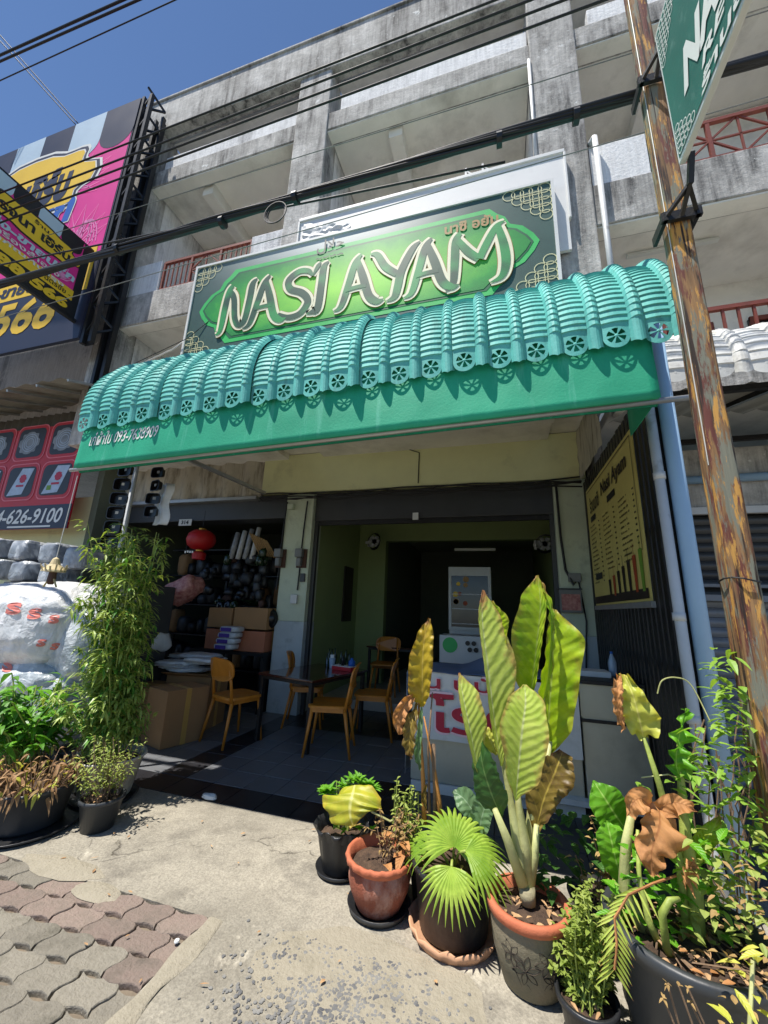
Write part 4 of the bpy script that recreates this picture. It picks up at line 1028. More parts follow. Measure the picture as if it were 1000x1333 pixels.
# ------------------------------------------------------------------ post with its own sign, cables
PX, PY = 1.06, 2.22; ps_ = .052
m = MB()
def post(u, v):
    a = u*4; z = 6.6*v; s = ps_*(1.08-.16*v); k = int(a) % 4; t = a-int(a)
    cs = ((-1,-1),(1,-1),(1,1),(-1,1)); p, q = cs[k], cs[(k+1) % 4]
    ch = .86; x = p[0]+(q[0]-p[0])*t; y = p[1]+(q[1]-p[1])*t
    l = max(abs(x), abs(y)); rr = math.hypot(x, y); x *= (1-.10*max(0, rr-1.15)); y *= (1-.10*max(0, rr-1.15))
    w_ = 1+.05*noise.noise(V((x*1.5, y*1.5, z*1.1)))
    return V((PX+x*s*w_+.012*noise.noise(V((0,0,z*.35))), PY+y*s*w_, z))
m.grid(post, 40, 70)
post_o = thing('wooden_post', 'rough square timber post with flaking ochre and grey paint', 'post', (PX, PY, 0))
m.build('shaft', 'post_wood', post_o, smooth=True)
m = MB(); m.tube([(PX-ps_-.002+.0*i, PY-ps_*.6, 2.3+.3*i) for i in range(15)], .003, 6); m.build('conduit', 'cable_white', post_o)
m = MB(); m.tube([(PX+math.cos(a*.5)*ps_*1.42, PY+math.sin(a*.5)*ps_*1.42, 1.74+.01*math.sin(a)) for a in range(14)], .004, 6); m.build('wire_tie', 'cable_black', post_o)
HS = thing('hanging_sign', 'green board lettered NA and RE on brackets fixed to the wooden post', 'sign', (PX, 1.9, 4))
HX = PX; HY1, HZ0, HZ1 = 1.99, 3.97, 5.0; HY0 = .35
def hs(off): return lambda y, z: V((HX-.045-off, y, z))
m = MB(); m.box(HX-.045, HX-.012, HY0, HY1, HZ0, HZ1); m.build('case', 'white_frame', HS, bevel=.006)
m = MB(); rect(m, HY0+.02, HY1-.02, HZ0+.025, HZ1-.025, .003, hs); m.build('face', 'sign_green', HS)
for yy, zz, n1 in ((HY1-.055, HZ0+.05, 5), (HY1-.055, HZ1-.06, 8)):
    m = MB()
    for i in range(n1):
        for j in range(n1-i):
            y, z = yy-i*.036, zz+(j*.036 if zz < 4.5 else -j*.036)
            m.ribbon([(y+.022*math.cos(a*math.pi/6), z+.022*math.sin(a*math.pi/6)) for a in range(12)], .005, hs(.006), True)
    m.build('lattice_ornament', 'print_white', HS)
for key, y0, z0, w_, h_ in (('NA', 1.82, 4.21, .36, .24), ('RE', 1.66, 4.115, .24, .07), ('ran', 1.70, 4.0, .38, .085)):
    m = MB(); m.text(key, lambda x, y: V((HX-.045-.007, y0-x, z0+y)), w_, h_); m.build('lettering', 'print_white', HS)
for zb in (3.80, 4.92):
    m = MB(); m.box(PX-.10, PX+.10, PY-.085, PY-.062, zb-.03, zb+.03); m.box(PX-.09, PX-.07, PY-.09, PY+.09, zb-.03, zb+.03); m.box(PX+.07, PX+.09, PY-.09, PY+.09, zb-.03, zb+.03); m.build('clamp', 'black_metal', HS)
    m = MB(); zt = HZ0-.02 if zb < 4.5 else 4.92
    for dx in (-.08,.08): m.bar((PX+dx,PY-.07,zb),(HX,HY1+.03,zb+.06),.02)
    m.bar((PX,PY-.07,zb-.02),(HX,HY1+.02,zb+.06),.02); m.bar((HX,HY1+.02,zb+.05),(HX,HY1-.04,HZ0+.02 if zb < 4.5 else zb+.08),.026); m.build('bracket', 'black_metal', HS)

def wire(name, pts, r, label, k=6, group='overhead wires', sag=0.0, n=16, mt='cable_black'):
    a, b = V(pts[0]), V(pts[-1])
    if len(pts) == 2: pts = [a.lerp(b, i/n)-V((0,0,sag*4*(i/n)*(1-i/n))) for i in range(n+1)]
    m = MB(); m.tube(pts, r, k); return tag(m.build(name, mt, smooth=True), label, 'wire', group)
YC = 2.34
def line(pa, pb_, Y, ext=3.0):
    a = at(*pa, Y); b = at(*pb_, Y); d = (b-a).normalized(); return [a-d*ext, b+d*ext]
CB = thing('cable_bundle', 'thick black bundle of cables strung across the front to the post', 'cable', (-1, YC, 5), group='overhead wires')
a, b = at(0, 372, YC), at(1000, 66, YC)
for k in range(8):
    ph = k*.785; rr = .030
    m = MB(); m.tube([(a.x-3+(b.x-a.x+6)*i/60, YC+rr*math.cos(ph+i*.22)*(.7+.5*noise.noise(V((i*.2,k,0)))), a.z+(b.z-a.z)*i/60-.02+rr*math.sin(ph+i*.22)*(1+.6*noise.noise(V((i*.2,k,5))))) for i in range(61)], .014 if k else .022, 6)
    m.build('strand', 'cable_black', CB, smooth=True)
for px, py in ((155,325),(290,290),(385,258),(650,182),(750,152)):
    c = at(px, py, YC); m = MB(); m.tube([(c.x-.02,YC,c.z),(c.x+.02,YC,c.z)], .052, 10); m.build('cable_tie', 'cable_black', CB)
c = at(362, 283, YC); m = MB()
for k in range(3): m.tube([(c.x+(.085+.012*k)*math.cos(t*.35+k), YC-.03-.008*k, c.z+(.095+.01*k)*math.sin(t*.35+k)) for t in range(19)], .006, 5)
m.build('loose_coil', 'cable_black', CB)
wire('wire', line((0,345),(260,292),2.5), .010, 'short black wire looping just above the thick cable bundle')
for (pa, pb_, Y, r, lb) in (((250,154),(645,0),2.6,.011,'uppermost of the four parallel wires across the upper balconies'), ((250,171),(691,0),2.6,.012,'second from top of the four parallel wires across the balconies'),
        ((250,184),(735,0),2.6,.012,'third from top of the four parallel wires across the balconies'), ((250,198),(760,10),2.6,.012,'lowest of the four parallel wires across the balconies'),
        ((0,72),(160,0),2.9,.022,'upper of two thick wires in the blue sky corner'), ((0,80),(180,0),2.9,.020,'lower of two thick wires in the blue sky corner'), ((0,105),(228,0),2.9,.010,'thin single wire in the sky below the thick pair'),
        ((195,265),(820,70),3.4,.006,'thin pale wire across the open second-floor balconies'), ((100,385),(760,195),3.4,.006,'thin dark wire crossing the sign lettering panel top')):
    wire('wire', line(pa, pb_, Y, 3.5), r, lb, mt='cable_black' if r > .006 else 'meter_grey')
a, b = at(-30, 20, 3.2), at(104, 168, 4.6)
wire('wire', [a, b], .012, 'left of the pair of wires running down behind the billboard'); wire('wire', [a+V((.12,0,.02)), b+V((.06,0,.02))], .012, 'right of the pair of wires running down behind the billboard')
c0, c1 = at(170, 470, 4.6), at(300, 385, 4.6)
wire('wire', [at(140,490,4.4), at(245,440,4.45), at(330,370,4.6)], .006, 'thin dark wire slanting up behind the sign edge')
wire('wire', [at(185,474,4.5), at(210,462,4.5), at(225,455,4.5), at(245,441,4.52)], .016, 'pale curling cable between the awning top and sign', mt='cable_white')

# ------------------------------------------------------------------ fence, menu, pipes
FN = thing('slat_fence', 'black metal slat screen at the right edge of the forecourt', 'fence', (1.14, 4.3, 0))
for k in range(25):
    y = 3.16+k*.101; m = MB(); m.box(1.13, 1.15, y, y+.070, .02, 3.32+.006*(k % 3)); m.build('slat', 'slat_black', FN)
for z in (.25, 1.2, 2.2, 3.2):
    m = MB(); m.box(1.152, 1.19, 3.12, 5.66, z, z+.05); m.build('rail', 'black_metal', FN)
for y in (3.12,):
    m = MB(); m.box(1.12, 1.17, y-.05, y+.03, 0, 3.34); m.build('post', 'black_metal', FN)
m = MB(); m.grid(lambda u, v: V((1.10-.03*abs(noise.noise(V((u*5, v*3, 0)))), 4.4+1.25*u, 3.36+.7*v)), 16, 6); m.build('tarp', 'grime_sheet', FN, smooth=True)
MN = thing('menu_banner', 'yellow menu banner with drink pictures hung on the black slat screen', 'banner', (1.1, 4.4, 1.7))
XM = 1.105
def mn(off): return lambda y, z: V((XM-off, y, z))
MY0, MY1, MZ0, MZ1 = 3.52, 5.42, 1.69, 3.13
m = MB(); m.box(XM+.002, XM+.012, MY0, MY1, MZ0, MZ1); m.build('sheet', 'banner_yellow', MN)
m = MB()
for a in ((MY0+.05,MY1-.05,MZ1-.05,MZ1-.04),(MY0+.05,MY0+.06,MZ0+.4,MZ1-.04)): rect(m, a[0],a[1],a[2],a[3],.003,mn)
m.text('nasi2', lambda x, y: V((XM-.005, MY1-.75-x, MZ1-.32+y)), .95, .20); m.text('baan', lambda x, y: V((XM-.005, MY1-.18-x, MZ1-.34+y)), .45, .20)
m.build('heading', 'banner_ink', MN)
m = MB()
for y0, y1, z in ((4.15,4.45,2.72),(5.0,5.25,2.68),(4.95,5.25,1.98)): rect(m, y0, y1, z, z+.07, .004, mn)
m.build('heading_bar', 'black_vinyl', MN)
m = MB()
for c_ in range(3):
    for r_ in range(14):
        z = 2.62-r_*.052; yb = MY1-.10-c_*.62; l = U(.22,.34)
        if z < 2.0 and c_ > 0 and r_ > 11: continue
        n = int(l/.02)
        for k in range(n):
            if rnd.random() < .15: continue
            rect(m, yb-.02*k-.014, yb-.02*k, z, z+U(.010,.02), .003, mn)
        rect(m, yb-.46, yb-.42, z, z+.016, .003, mn)
m.build('menu_rows', 'banner_ink', MN)['kind'] = 'stuff'
for k in range(7):
    y = MY0+.12+k*.17; mt = ('menu_green','menu_red','banner_ink','banner_ink','banner_ink','menu_red','banner_ink')[k]
    hh = .34-.035*k*.8; f = mn(.004); m = MB(); m.add([f(y-.03,MZ0+.08), f(y+.03,MZ0+.08), f(y+.045,MZ0+.08+hh), f(y-.045,MZ0+.08+hh)], [(0,1,2,3)])
    rect(m, y-.004, y+.004, MZ0+.08+hh, MZ0+.08+hh+.1, .004, mn); m.build('drink_picture', mt, MN)
m = MB(); rect(m, MY0+.03, MY1-.03, MZ0+.02, MZ0+.10, .0035, mn); m.build('menu_foot', 'banner_ink', MN)
m = MB(); m.box(XM-.01, XM+.02, MY0-.02, MY1+.02, MZ0-.05, MZ0-.003); m.build('bottom_rod', 'galvanised', MN)
m = MB(); pz = [at(845,530,3.02), at(880,740,3.02), at(915,960,3.02)]
m.tube([(1.085,3.02,3.25),(1.10,3.02,.3),(1.11,3.0,.05)], .032, 12)
for z in (2.5,1.55,.95): m.tube([(1.09,3.02,z),(1.09,3.02,z+.05)], .037, 12)
tag(m.build('drain_pipe', 'pipe_white', smooth=True), 'slim white drain pipe beside the wider blue pipe', 'pipe')
m = MB(); m.tube([(1.19,3.02,4.2),(1.20,3.02,.02)], .05, 16)
tag(m.build('water_pipe', 'pipe_blue', smooth=True), 'wide light blue upright pipe by the wooden post', 'pipe')
m = MB(); pass

# ------------------------------------------------------------------ dining furniture
def make_chair(label):
    t = thing('dining_chair', label, 'chair', group='wooden chairs of the dining set')
    mt = 'wood_chair'
    def rslab(w0, w1, d0, z0, z1, bow):                # rounded seat
        b = MB(); n = 24; o_ = []
        for i in range(n):
            a = 2*math.pi*i/n; c, s = math.cos(a), math.sin(a)
            x = math.copysign(abs(c)**.45, c); y = math.copysign(abs(s)**.45, s)
            ww = w0+(w1-w0)*(y+1)/2; o_.append((x*ww/2, y*d0/2))
        vs = [(x, y, z0) for x, y in o_]+[(x, y, z1-.006) for x, y in o_]+[(x*.96, y*.96, z1) for x, y in o_]+[(0,0,z1-bow)]
        fs = [(i,(i+1)%n,n+(i+1)%n,n+i) for i in range(n)]+[(n+i,n+(i+1)%n,2*n+(i+1)%n,2*n+i) for i in range(n)]+[(2*n+i,2*n+(i+1)%n,3*n) for i in range(n)]+[tuple(range(n-1,-1,-1))]
        return b.add(vs, fs)
    rslab(.40,.44,.42,.43,.455,.008).build('seat', mt, t, world=False, smooth=False)
    b = MB()
    for q in ((-.17,.17),(.17,.17)): b.bar((-.17,q[1],.41),(.17,q[1],.41),.02,.04)
    b.bar((-.17,-.15,.41),(-.17,.17,.41),.02,.04); b.bar((.17,-.15,.41),(.17,.17,.41),.02,.04); b.bar((-.17,-.15,.405),(.17,-.15,.405),.02,.04)
    b.build('apron', mt, t, world=False)
    for sx in (-1,1):
        b = MB(); b.tube([(sx*.16,.155,.43),(sx*.205,.21,0)], [.02,.012], 8); b.build('leg', mt, t, world=False, smooth=True)
        b = MB(); b.tube([(sx*.16,-.16,.43),(sx*.205,-.24,0)], [.02,.012], 8); b.build('leg', mt, t, world=False, smooth=True)
        b = MB(); b.tube([(sx*.165,-.165,.40),(sx*.16,-.20,.60),(sx*.14,-.24,.80)], [.018,.015,.011], 8); b.build('back_post', mt, t, world=False, smooth=True)
    b = MB(); n = 24                                   # curved oval backrest
    front = []; 
    for yy in (0, .016):
        for i in range(n):
            a = 2*math.pi*i/n; c, s = math.cos(a), math.sin(a); x = .21*math.copysign(abs(c)**.7, c); z = .115*math.copysign(abs(s)**.65, s)
            front.append((x, -.225-.045*(1-(x/.21)**2)-.18*z+yy, .72+z))
    b.add(front, [tuple(range(n)), tuple(range(2*n-1,n-1,-1))]+[(i,n+i,n+(i+1)%n,(i+1)%n) for i in range(n)]); b.build('backrest', mt, t, world=False)
    return t
ch0 = make_chair('wooden chair with its back to the street at the near table corner')
ch0.scale = (1.12,)*3; ch0.location = (-1.90, 4.52, 0); ch0.rotation_euler = (0,0,math.radians(104))
dup(ch0, (-3.08, 4.42, 0), math.radians(-20), 'wooden chair nearest the cardboard boxes with its round backrest to the street')
dup(ch0, (-2.62, 5.35, 0), math.radians(-70), 'wooden chair tucked in against the white pillar with seat under table')
dup(ch0, (-1.62, 5.25, 0), math.radians(100), 'wooden chair half hidden behind the near chair at the table')
dup(ch0, (-2.0, 7.1, .13), math.radians(185), 'wooden chair far inside the dark dining room')
def make_table(label, loc, rz, L, W):
    t = thing('dining_table', label, 'table', loc, rz)
    b = MB(); b.box(-L/2,L/2,-W/2,W/2,.725,.75); b.build('tabletop', 'table_top', t, world=False, bevel=.006)
    for sx in (-1,1):
        for sy in (-1,1):
            b = MB(); b.box(sx*(L/2-.05)-.022, sx*(L/2-.05)+.022, sy*(W/2-.05)-.022, sy*(W/2-.05)+.022, 0, .70); b.build('leg', 'black_metal', t, world=False)
    b = MB(); b.box(-L/2+.03,L/2-.03,-W/2+.03,W/2-.03,.685,.7245); b.build('frame', 'black_metal', t, world=False); return t
TC = V((-2.32, 4.95, 0)); TR = math.radians(-14)
make_table('dark red dining table with black legs in front of the pillar', TC, TR, .86, 1.15)
make_table('table standing deep inside the dark dining room', (-1.9, 7.7, .13), 0, 1.1, .7)
def tp(x, y): c, s = math.cos(TR), math.sin(TR); return V((TC.x+x*c-y*s, TC.y+x*s+y*c, .7505))
cd = thing('condiment_tray', 'red condiment tray with sauce bottles on the dining table', 'tray', tp(.22,.34), TR)
b = MB(); b.box(-.15,.15,-.10,.10,0,.05); b.build('tray', 'red_vinyl', cd, world=False, bevel=.006)
b = MB(); b.box(-.155,.155,-.105,.105,.051,.057); b.build('rim', 'print_white', cd, world=False)
for i, (x, y, r, h, mt) in enumerate(((-.1,.03,.022,.17,'bottle_glass'),(-.04,.05,.02,.19,'bottle_glass'),(.03,.04,.024,.15,'bottle_glass'),(.1,.0,.045,.10,'blue_vinyl'),(-.02,-.04,.02,.13,'tray_black'))):
    b = MB(); b.lathe([(0,.058),(r,.058),(r,.058+h*.6),(r*.4,.058+h*.8),(r*.4,.058+h),(0,.058+h)], (x,y,0), 12); b.build('bottle', mt, cd, world=False, smooth=True)
p = tp(-.02,.36); tb = thing('tissue_cup', 'white and blue tissue cup on the dining table', 'cup', p)
b = MB(); b.lathe([(.035,0),(.045,.13),(.04,.13),(.03,.02),(0,.02)], (0,0,0), 14); b.build('cup', 'bottle_clear', tb, world=False, smooth=True)
b = MB(); b.obox((0,0,.14),.05,.03,.06); b.build('tissue', 'paper_white', tb, world=False)
p = tp(-.1,.48); bt = thing('leafy_condiments', 'cluster of green bottles beside the tissue cup', 'bottles', p)
for k in range(6):
    x, y, h = U(-.12,.12), U(-.05,.06), U(.16,.26); b = MB(); b.lathe([(0,0),(.024,0),(.026,h*.55),(.011,h*.75),(.011,h),(0,h)], (x,y,0), 10); b.build('bottle', rnd.choice(('bottle_glass','bottle_glass','bottle_clear')), bt, world=False, smooth=True)
# counter with vinyl banner, stainless bench
YQ = 3.92
CT = thing('roti_counter', 'counter draped with a white vinyl banner lettered in red', 'counter', (-.1, 4.2, 0))
b = MB(); b.box(-.84,.60,YQ+.02,4.75,.08,.98); b.build('body', 'steel', CT, bevel=.01)
b = MB(); b.box(-.83,.59,YQ+.0,YQ+.6,.0,.075); b.build('plinth', 'vinyl_white', CT)
vb = MB(); vb.grid(lambda u, v: V((-.80+1.40*u, YQ-.012-.012*math.sin(u*9+v*3)*(1-v), .44+.56*v-.02*u+.015*noise.noise(V((u*4,0,1)))*(1-v))), 30, 8); vb = vb.build('banner', 'vinyl_white', CT, smooth=True)
mat('print_leaf', (190,196,140), .5, .2, 5); b = MB(); b.grid(lambda u, v: V((-.76+1.1*u, YQ-.027, .50+.26*v)), 6, 2); 
for key, x0, z0, w_, h_ in (('roti1',-.70,.86,.62,.12),('roti2',-.66,.50,.80,.32)):
    for d, off, mt in ((.018,.030,'print_pale'),(.0,.033,'print_red')):
        b = MB(); b.text(key, lambda x, y: V((x0-d+x, YQ-off, z0-d+y)), w_+2*d, h_+2*d); b.build('lettering', mt, vb)
b = MB()
def cloth(u, v):
    x = -.92+1.55*u; y = YQ-.03+.75*v; z = 1.0+.02*noise.noise(V((x*5,y*5,0)))+.16*math.exp(-((x+.05)**2+(y-4.35)**2)/.06)
    if u < .08: z -= (.08-u)/.08*.45; x = -.87-.02*math.sin(v*14)
    return V((x, y, z))
b.grid(cloth, 40, 16); b.build('cloth_cover', 'cloth_blue', CT, smooth=True, solid=.003)
b = MB(); b.grid(lambda u, v: V((-.885-.012*math.sin(u*13), YQ+.0+.62*u, .12+.86*v)), 20, 4); b.build('side_cloth', 'cloth_white', CT, smooth=True, solid=.003)
SB = thing('stainless_bench', 'stainless steel bench to the right of the bannered counter', 'bench', (.9, 4.2, 0))
b = MB(); b.box(.62,1.10,YQ+.03,4.7,.10,1.0); b.build('body', 'steel', SB, bevel=.008)
b = MB(); b.box(.615,1.105,YQ+.022,YQ+.034,.74,.995); b.build('apron_panel', 'steel', SB)
b = MB(); b.box(.612,1.105,YQ+.018,YQ+.05,.70,.725); b.build('shadow_gap', 'black_metal', SB)
b = MB(); b.box(.60,1.11,YQ-.01,4.72,1.002,1.03); b.build('top', 'black_metal', SB, bevel=.004)
b = MB(); b.box(-.1,1.1,YQ-.06,YQ+.02,.10,.14); b.build('foot_rail', 'vinyl_white', SB)
p = V((.98, 4.35, 1.03)); wbt = thing('water_bottle', 'small clear drinking bottle on the stainless bench', 'bottle', p)
b = MB(); b.lathe([(0,0),(.033,0),(.035,.03),(.035,.12),(.02,.17),(.012,.19),(.012,.21),(0,.21)], (0,0,0), 14); b.build('body', 'bottle_clear', wbt, world=False, smooth=True)
b = MB(); b.lathe([(.0135,.195),(.0135,.215),(0,.215)], (0,0,0), 10); b.build('cap', 'blue_vinyl', wbt, world=False)
p = V((.76, 4.25, 1.03)); b = MB(); b.box(p.x-.16,p.x+.16,p.y-.1,p.y+.12,p.z+.0005,p.z+.05); tag(b.build('notebook', 'paper_white', bevel=.01), 'flat pale book lying on the bench by the pillar', 'book')
# cooker box, fridge, lamp inside
CK = thing('white_cooker', 'white cabinet with four round knobs below the display fridge', 'cooker', (-.55, 5.9, .0))
p0, p1 = at(572,826,6.2), at(640,850,6.2)
b = MB(); b.box(p0.x,p1.x+.1,6.2,6.7,.13,p0.z); b.build('body', 'fridge_white', CK, bevel=.015)
for k in range(4):
    b = MB(); x = p0.x+.42+.09*(k % 2)+.03*(k//2); z = p0.z-.10-.09*(k//2); b.tube([(x,6.2,z),(x,6.17,z)], .034, 12); b.build('knob', 'tray_black', CK)
b = MB(); b.tube([(p0.x+.16,6.196,p0.z-.14),(p0.x+.16,6.19,p0.z-.14)], .11, 20); b.build('sticker', 'edge_green', CK)
FRg = thing('display_fridge', 'white glass-door display fridge inside the shop', 'fridge', (-.5, 7.6, 1.2))
a, c = at(584,738,7.4), at(641,822,7.4)
b = MB(); b.box(a.x,c.x,7.45,8.0,.13,a.z); b.build('cabinet', 'fridge_white', FRg, bevel=.02)
b = MB()
for q in ((a.x,a.x+.05,c.z,a.z),(c.x-.05,c.x,c.z,a.z),(a.x+.05,c.x-.05,a.z-.16,a.z),(a.x+.05,c.x-.05,c.z,c.z+.05)): b.box(q[0],q[1],7.40,7.447,q[2],q[3])
dr = b.build('door', 'fridge_white', FRg)
b = MB(); b.box(a.x+.052,c.x-.052,7.42,7.43,c.z+.052,a.z-.162); b.build('pane', 'window_dark', dr)
for k in range(3):
    b = MB(); zz = c.z+.1+k*.26; b.box(a.x+.06,c.x-.06,7.412,7.418,zz,zz+.012); b.build('shelf_edge', 'galvanised', dr)
for k in range(8):
    b = MB(); x, z = a.x+.12+U(0,.2), c.z+.45+U(0,.45); b.tube([(x,7.413,z),(x,7.418,z)], U(.03,.06), 8); b.build('fruit_print', rnd.choice(('menu_red','yellow_vinyl','gold_print')), dr)
a, c = at(592,716,7.9), at(645,714,7.9)
b = MB(); b.box(a.x,c.x,7.86,7.93,a.z-.02,a.z+.03); tag(b.build('ceiling_lamp', 'lamp_white', bevel=.01), 'unlit white fluorescent fitting above the display fridge', 'lamp')
for px, py, lb in ((480,705,'black wall fan mounted on the left green wall'),(700,708,'dark wall fan at the right end of the dining room')):
    c = at(px, py, 7.3); f = thing('wall_fan', lb, 'fan', c)
    b = MB(); b.bar((0,.1,0),(-.05,0,-.02),.05); b.obox((.0,.12,0),.1,.05,.16); b.build('bracket', 'fridge_white', f, world=False)
    b = MB()
    for k in range(10): b.tube([(.12+.17*math.cos(t*.524)*math.cos(-.5), .17*math.cos(t*.524)*math.sin(-.5)*1-.02*k*.3, .17*math.sin(t*.524)*(1-.02*k)) for t in range(13)], .004, 4)
    b.build('guard', 'tray_black', f, world=False)
    b = MB()
    for k in range(3): b.obox((.12,0,0),.24,.006,.07,Matrix.Rotation(k*2.09,3,'Y')); 
    b.build('blade', 'plastic_grey', f, world=False)
# things on the pillars
c = at(348,805,YF-.06); pn = thing('wok', 'black wok hanging on the white pillar', 'wok', (c.x, YF-.02, c.z))
b = MB(); vs = []
prof = [(.0,-.10),(.07,-.095),(.12,-.06),(.155,0),(.165,0),(.13,-.07),(.0,-.115)]
b.lathe(prof, (0,0,0), 22); b.v = [V((p.x, p.z*-1*-1-.0, p.y)) for p in b.v]; b.build('pan', 'tray_black', pn, world=False, smooth=True)
b = MB(); b.tube([(0,-.02,.16),(.0,-.03,.28)], .012, 6); b.build('handle', 'black_metal', pn, world=False)
c = at(743,783,YF-.05); ml = thing('letter_box', 'small metal letter box with a red label on the right pillar', 'letter box', (c.x, YF, c.z))
b = MB(); b.box(-.13,.13,-.08,-.002,-.14,.15); b.build('body', 'meter_grey', ml, world=False, bevel=.008)
b = MB(); b.box(-.11,.11,-.085,-.0805,-.11,.09); b.build('label', 'calendar_red', ml, world=False); b = MB(); b.box(-.14,.14,-.10,-.002,.151,.165); b.build('lid', 'shutter_grey', ml, world=False)
# ------------------------------------------------------------------ left unit: lantern, number, boxes, shelves
c = at(262,703,5.3); ln_ = thing('red_lantern', 'red paper lantern hanging under the left unit lintel', 'lantern', c)
b = MB(); k_ = 24; pr = [(.05,.17),(.13,.15),(.20,.09),(.225,0),(.20,-.09),(.13,-.15),(.05,-.17)]
vs = []; 
for r, z in pr:
    for j in range(k_): rr = r*(1+.035*math.cos(j*math.pi)); vs.append((rr*math.cos(2*math.pi*j/k_), rr*math.sin(2*math.pi*j/k_), z))
b.add(vs, [(i*k_+j, i*k_+(j+1)%k_, (i+1)*k_+(j+1)%k_, (i+1)*k_+j) for i in range(len(pr)-1) for j in range(k_)]); b.build('shade', 'lantern_red', ln_, world=False, smooth=True)
b = MB(); b.lathe([(.06,.16),(.06,.19),(0,.19)],(0,0,0),12); b.lathe([(0,-.19),(.06,-.19),(.06,-.16)],(0,0,0),12); b.build('cap', 'gold', ln_, world=False)
b = MB(); b.lathe([(.10,-.32),(.11,-.22),(.06,-.19)],(0,0,0),16); b.build('skirt', 'lantern_red', ln_, world=False)
b = MB()
for k in range(4): b.obox((-.07+.045*k,-.223,-.23 if k != 1 else -.225),.03,.004,.035); 
b.build('gold_mark', 'paper_white', ln_, world=False); b = MB(); b.tube([(0,0,.19),(0,0,.5)],.004,5); b.build('cord', 'cable_black', ln_, world=False)
c = at(241,680,YF-.03); npl = thing('number_plate', 'small white house number plate on the grey shutter box', 'number plate', c)
b = MB(); b.box(-.14,.14,0,.012,-.06,.06); b.build('plate', 'paper_white', npl, world=False, bevel=.01); b = MB(); b.text('n314', lambda x, y: V((-.08+x,-.004,-.035+y)), .16, .07); b.build('lettering', 'black_vinyl', npl, world=False)
def carton(c, sx, sy, sz, rz, label, mt='cardboard', open_=False):
    t = thing('cardboard_box', label, 'box', c, rz, 'cartons in the left unit')
    b = MB(); b.box(-sx/2,sx/2,-sy/2,sy/2,0,sz); b.build('carton', mt, t, world=False, bevel=.006)
    b = MB(); b.box(-sx/2-.002,sx/2+.002,-.03,.03,-.0,sz+.002); b.build('tape', 'tape', t, world=False)
    if open_:
        for s_ in (-1,1):
            b = MB(); b.add([(-sx/2,s_*sy/2,sz),(sx/2,s_*sy/2,sz),(sx/2,s_*(sy/2+.13),sz+.05),(-sx/2,s_*(sy/2+.13),sz+.05)],[(0,1,2,3)]); b.build('flap', mt, t, world=False, solid=.004)
    return t
p = atz(235,948); carton((p.x,p.y+.2,0),.62,.45,.62,math.radians(8),'large open carton with clear plastic and blue print near the chair',open_=True)
bl = MB(); bl.grid(lambda u, v: V((p.x-.26+.52*u, p.y-.032+.07*u, .04+.10*v+.04*math.sin(u*7))),12,2)
tag(bl.build('printed_strip','purple_print'),'blue printed strip low on the open carton','strip')
q = atz(196,972); carton((q.x+.05,q.y+.25,0),.42,.5,.58,math.radians(-18),'brown carton standing right behind the bamboo pot')
carton((q.x-.6,q.y+.45,0),.55,.5,.52,math.radians(6),'brown carton half hidden by the bamboo stems')
for k, (px, py, w_, h_, lb) in enumerate(((275,820,.48,.30,'carton at lower left of the stacked boxes by the pillar'),(318,825,.52,.30,'carton at lower right of the stacked boxes by the pillar'),(272,790,.44,.30,'plain brown carton at upper left of the stack by the pillar'),(318,790,.60,.32,'plain brown carton at upper right of the stack by the pillar'))):
    Yk = 5.75; c = at(px, py, Yk-.25); z0 = .85 if k < 2 else 1.18
    xk = (-4.30,-3.74,-4.32,-3.76)[k]
    carton((xk, Yk, z0), w_, .5, h_, U(-.04,.04), lb, 'cardboard_pink' if k < 2 else 'cardboard')
b = MB(); b.box(-4.75,-3.45,5.45,6.1,.80,.845)
sh0 = thing('low_shelf', 'low dark shelf holding the stacked cartons', 'shelf', (-4.1,5.8,0)); b.build('board','black_metal',sh0)
for x in (-4.7,-3.5):
    b = MB(); b.box(x,x+.04,5.5,6.05,0,.80); b.build('leg','black_metal',sh0)
def lump(c, sx, sy, sz, mt, nm, parent=None, seed=0, nu=22, nv=14, e=.75, amp=.10, fr=3.0):
    b = MB(); c = V(c)
    def fn(u, v):
        a = 2*math.pi*u; p = math.pi*(v-.5)
        x = math.copysign(abs(math.cos(a))**e, math.cos(a))*abs(math.cos(p))**e; y = math.copysign(abs(math.sin(a))**e, math.sin(a))*abs(math.cos(p))**e; z = math.copysign(abs(math.sin(p))**e, math.sin(p))
        d = 1+amp*noise.noise(V((x*fr*.5+seed, y*fr*.5, z*fr*.5)))+amp*.5*noise.noise(V((x*fr*1.6+seed, y*fr*1.6, z*fr*1.6+3)))
        return c+V((x*sx*d, y*sy*d, z*sz*d))
    b.grid(fn, nu, nv); return b
pk = thing('wrapped_packets', 'clear wrapped stack of purple packets in front of the cartons', 'packets', (-4.0,5.35,.85))
for k in range(4):
    b = lump((-4.02+.02*k,5.36,.92+.085*k),.17,.12,.045,'plastic_clear','packet',seed=k,e=.5,amp=.05); o = b.build('packet','plastic_clear',pk,smooth=True)
    b = MB(); b.box(-4.12+.02*k,-3.94+.02*k,5.222,5.228,.89+.085*k,.945+.085*k); b.build('print','purple_print',o)
pl_ = thing('plastic_bag_pile', 'heap of flat clear plastic bags on top of the open carton', 'bags', (-3.9,4.6,.66))
for k in range(9):
    b = lump((p.x-.15+U(-.3,.35),p.y+.25+U(-.2,.25),.67+.022*k),.26,.18,.03,'','',seed=k*3,e=.6,amp=.25); b.build('bag','plastic_clear' if k % 3 else 'plastic_grey',pl_,smooth=True)
sb = thing('pink_sack', 'pink and white plastic sack slumped above the dark goods', 'sack', at(245,768,4.9))
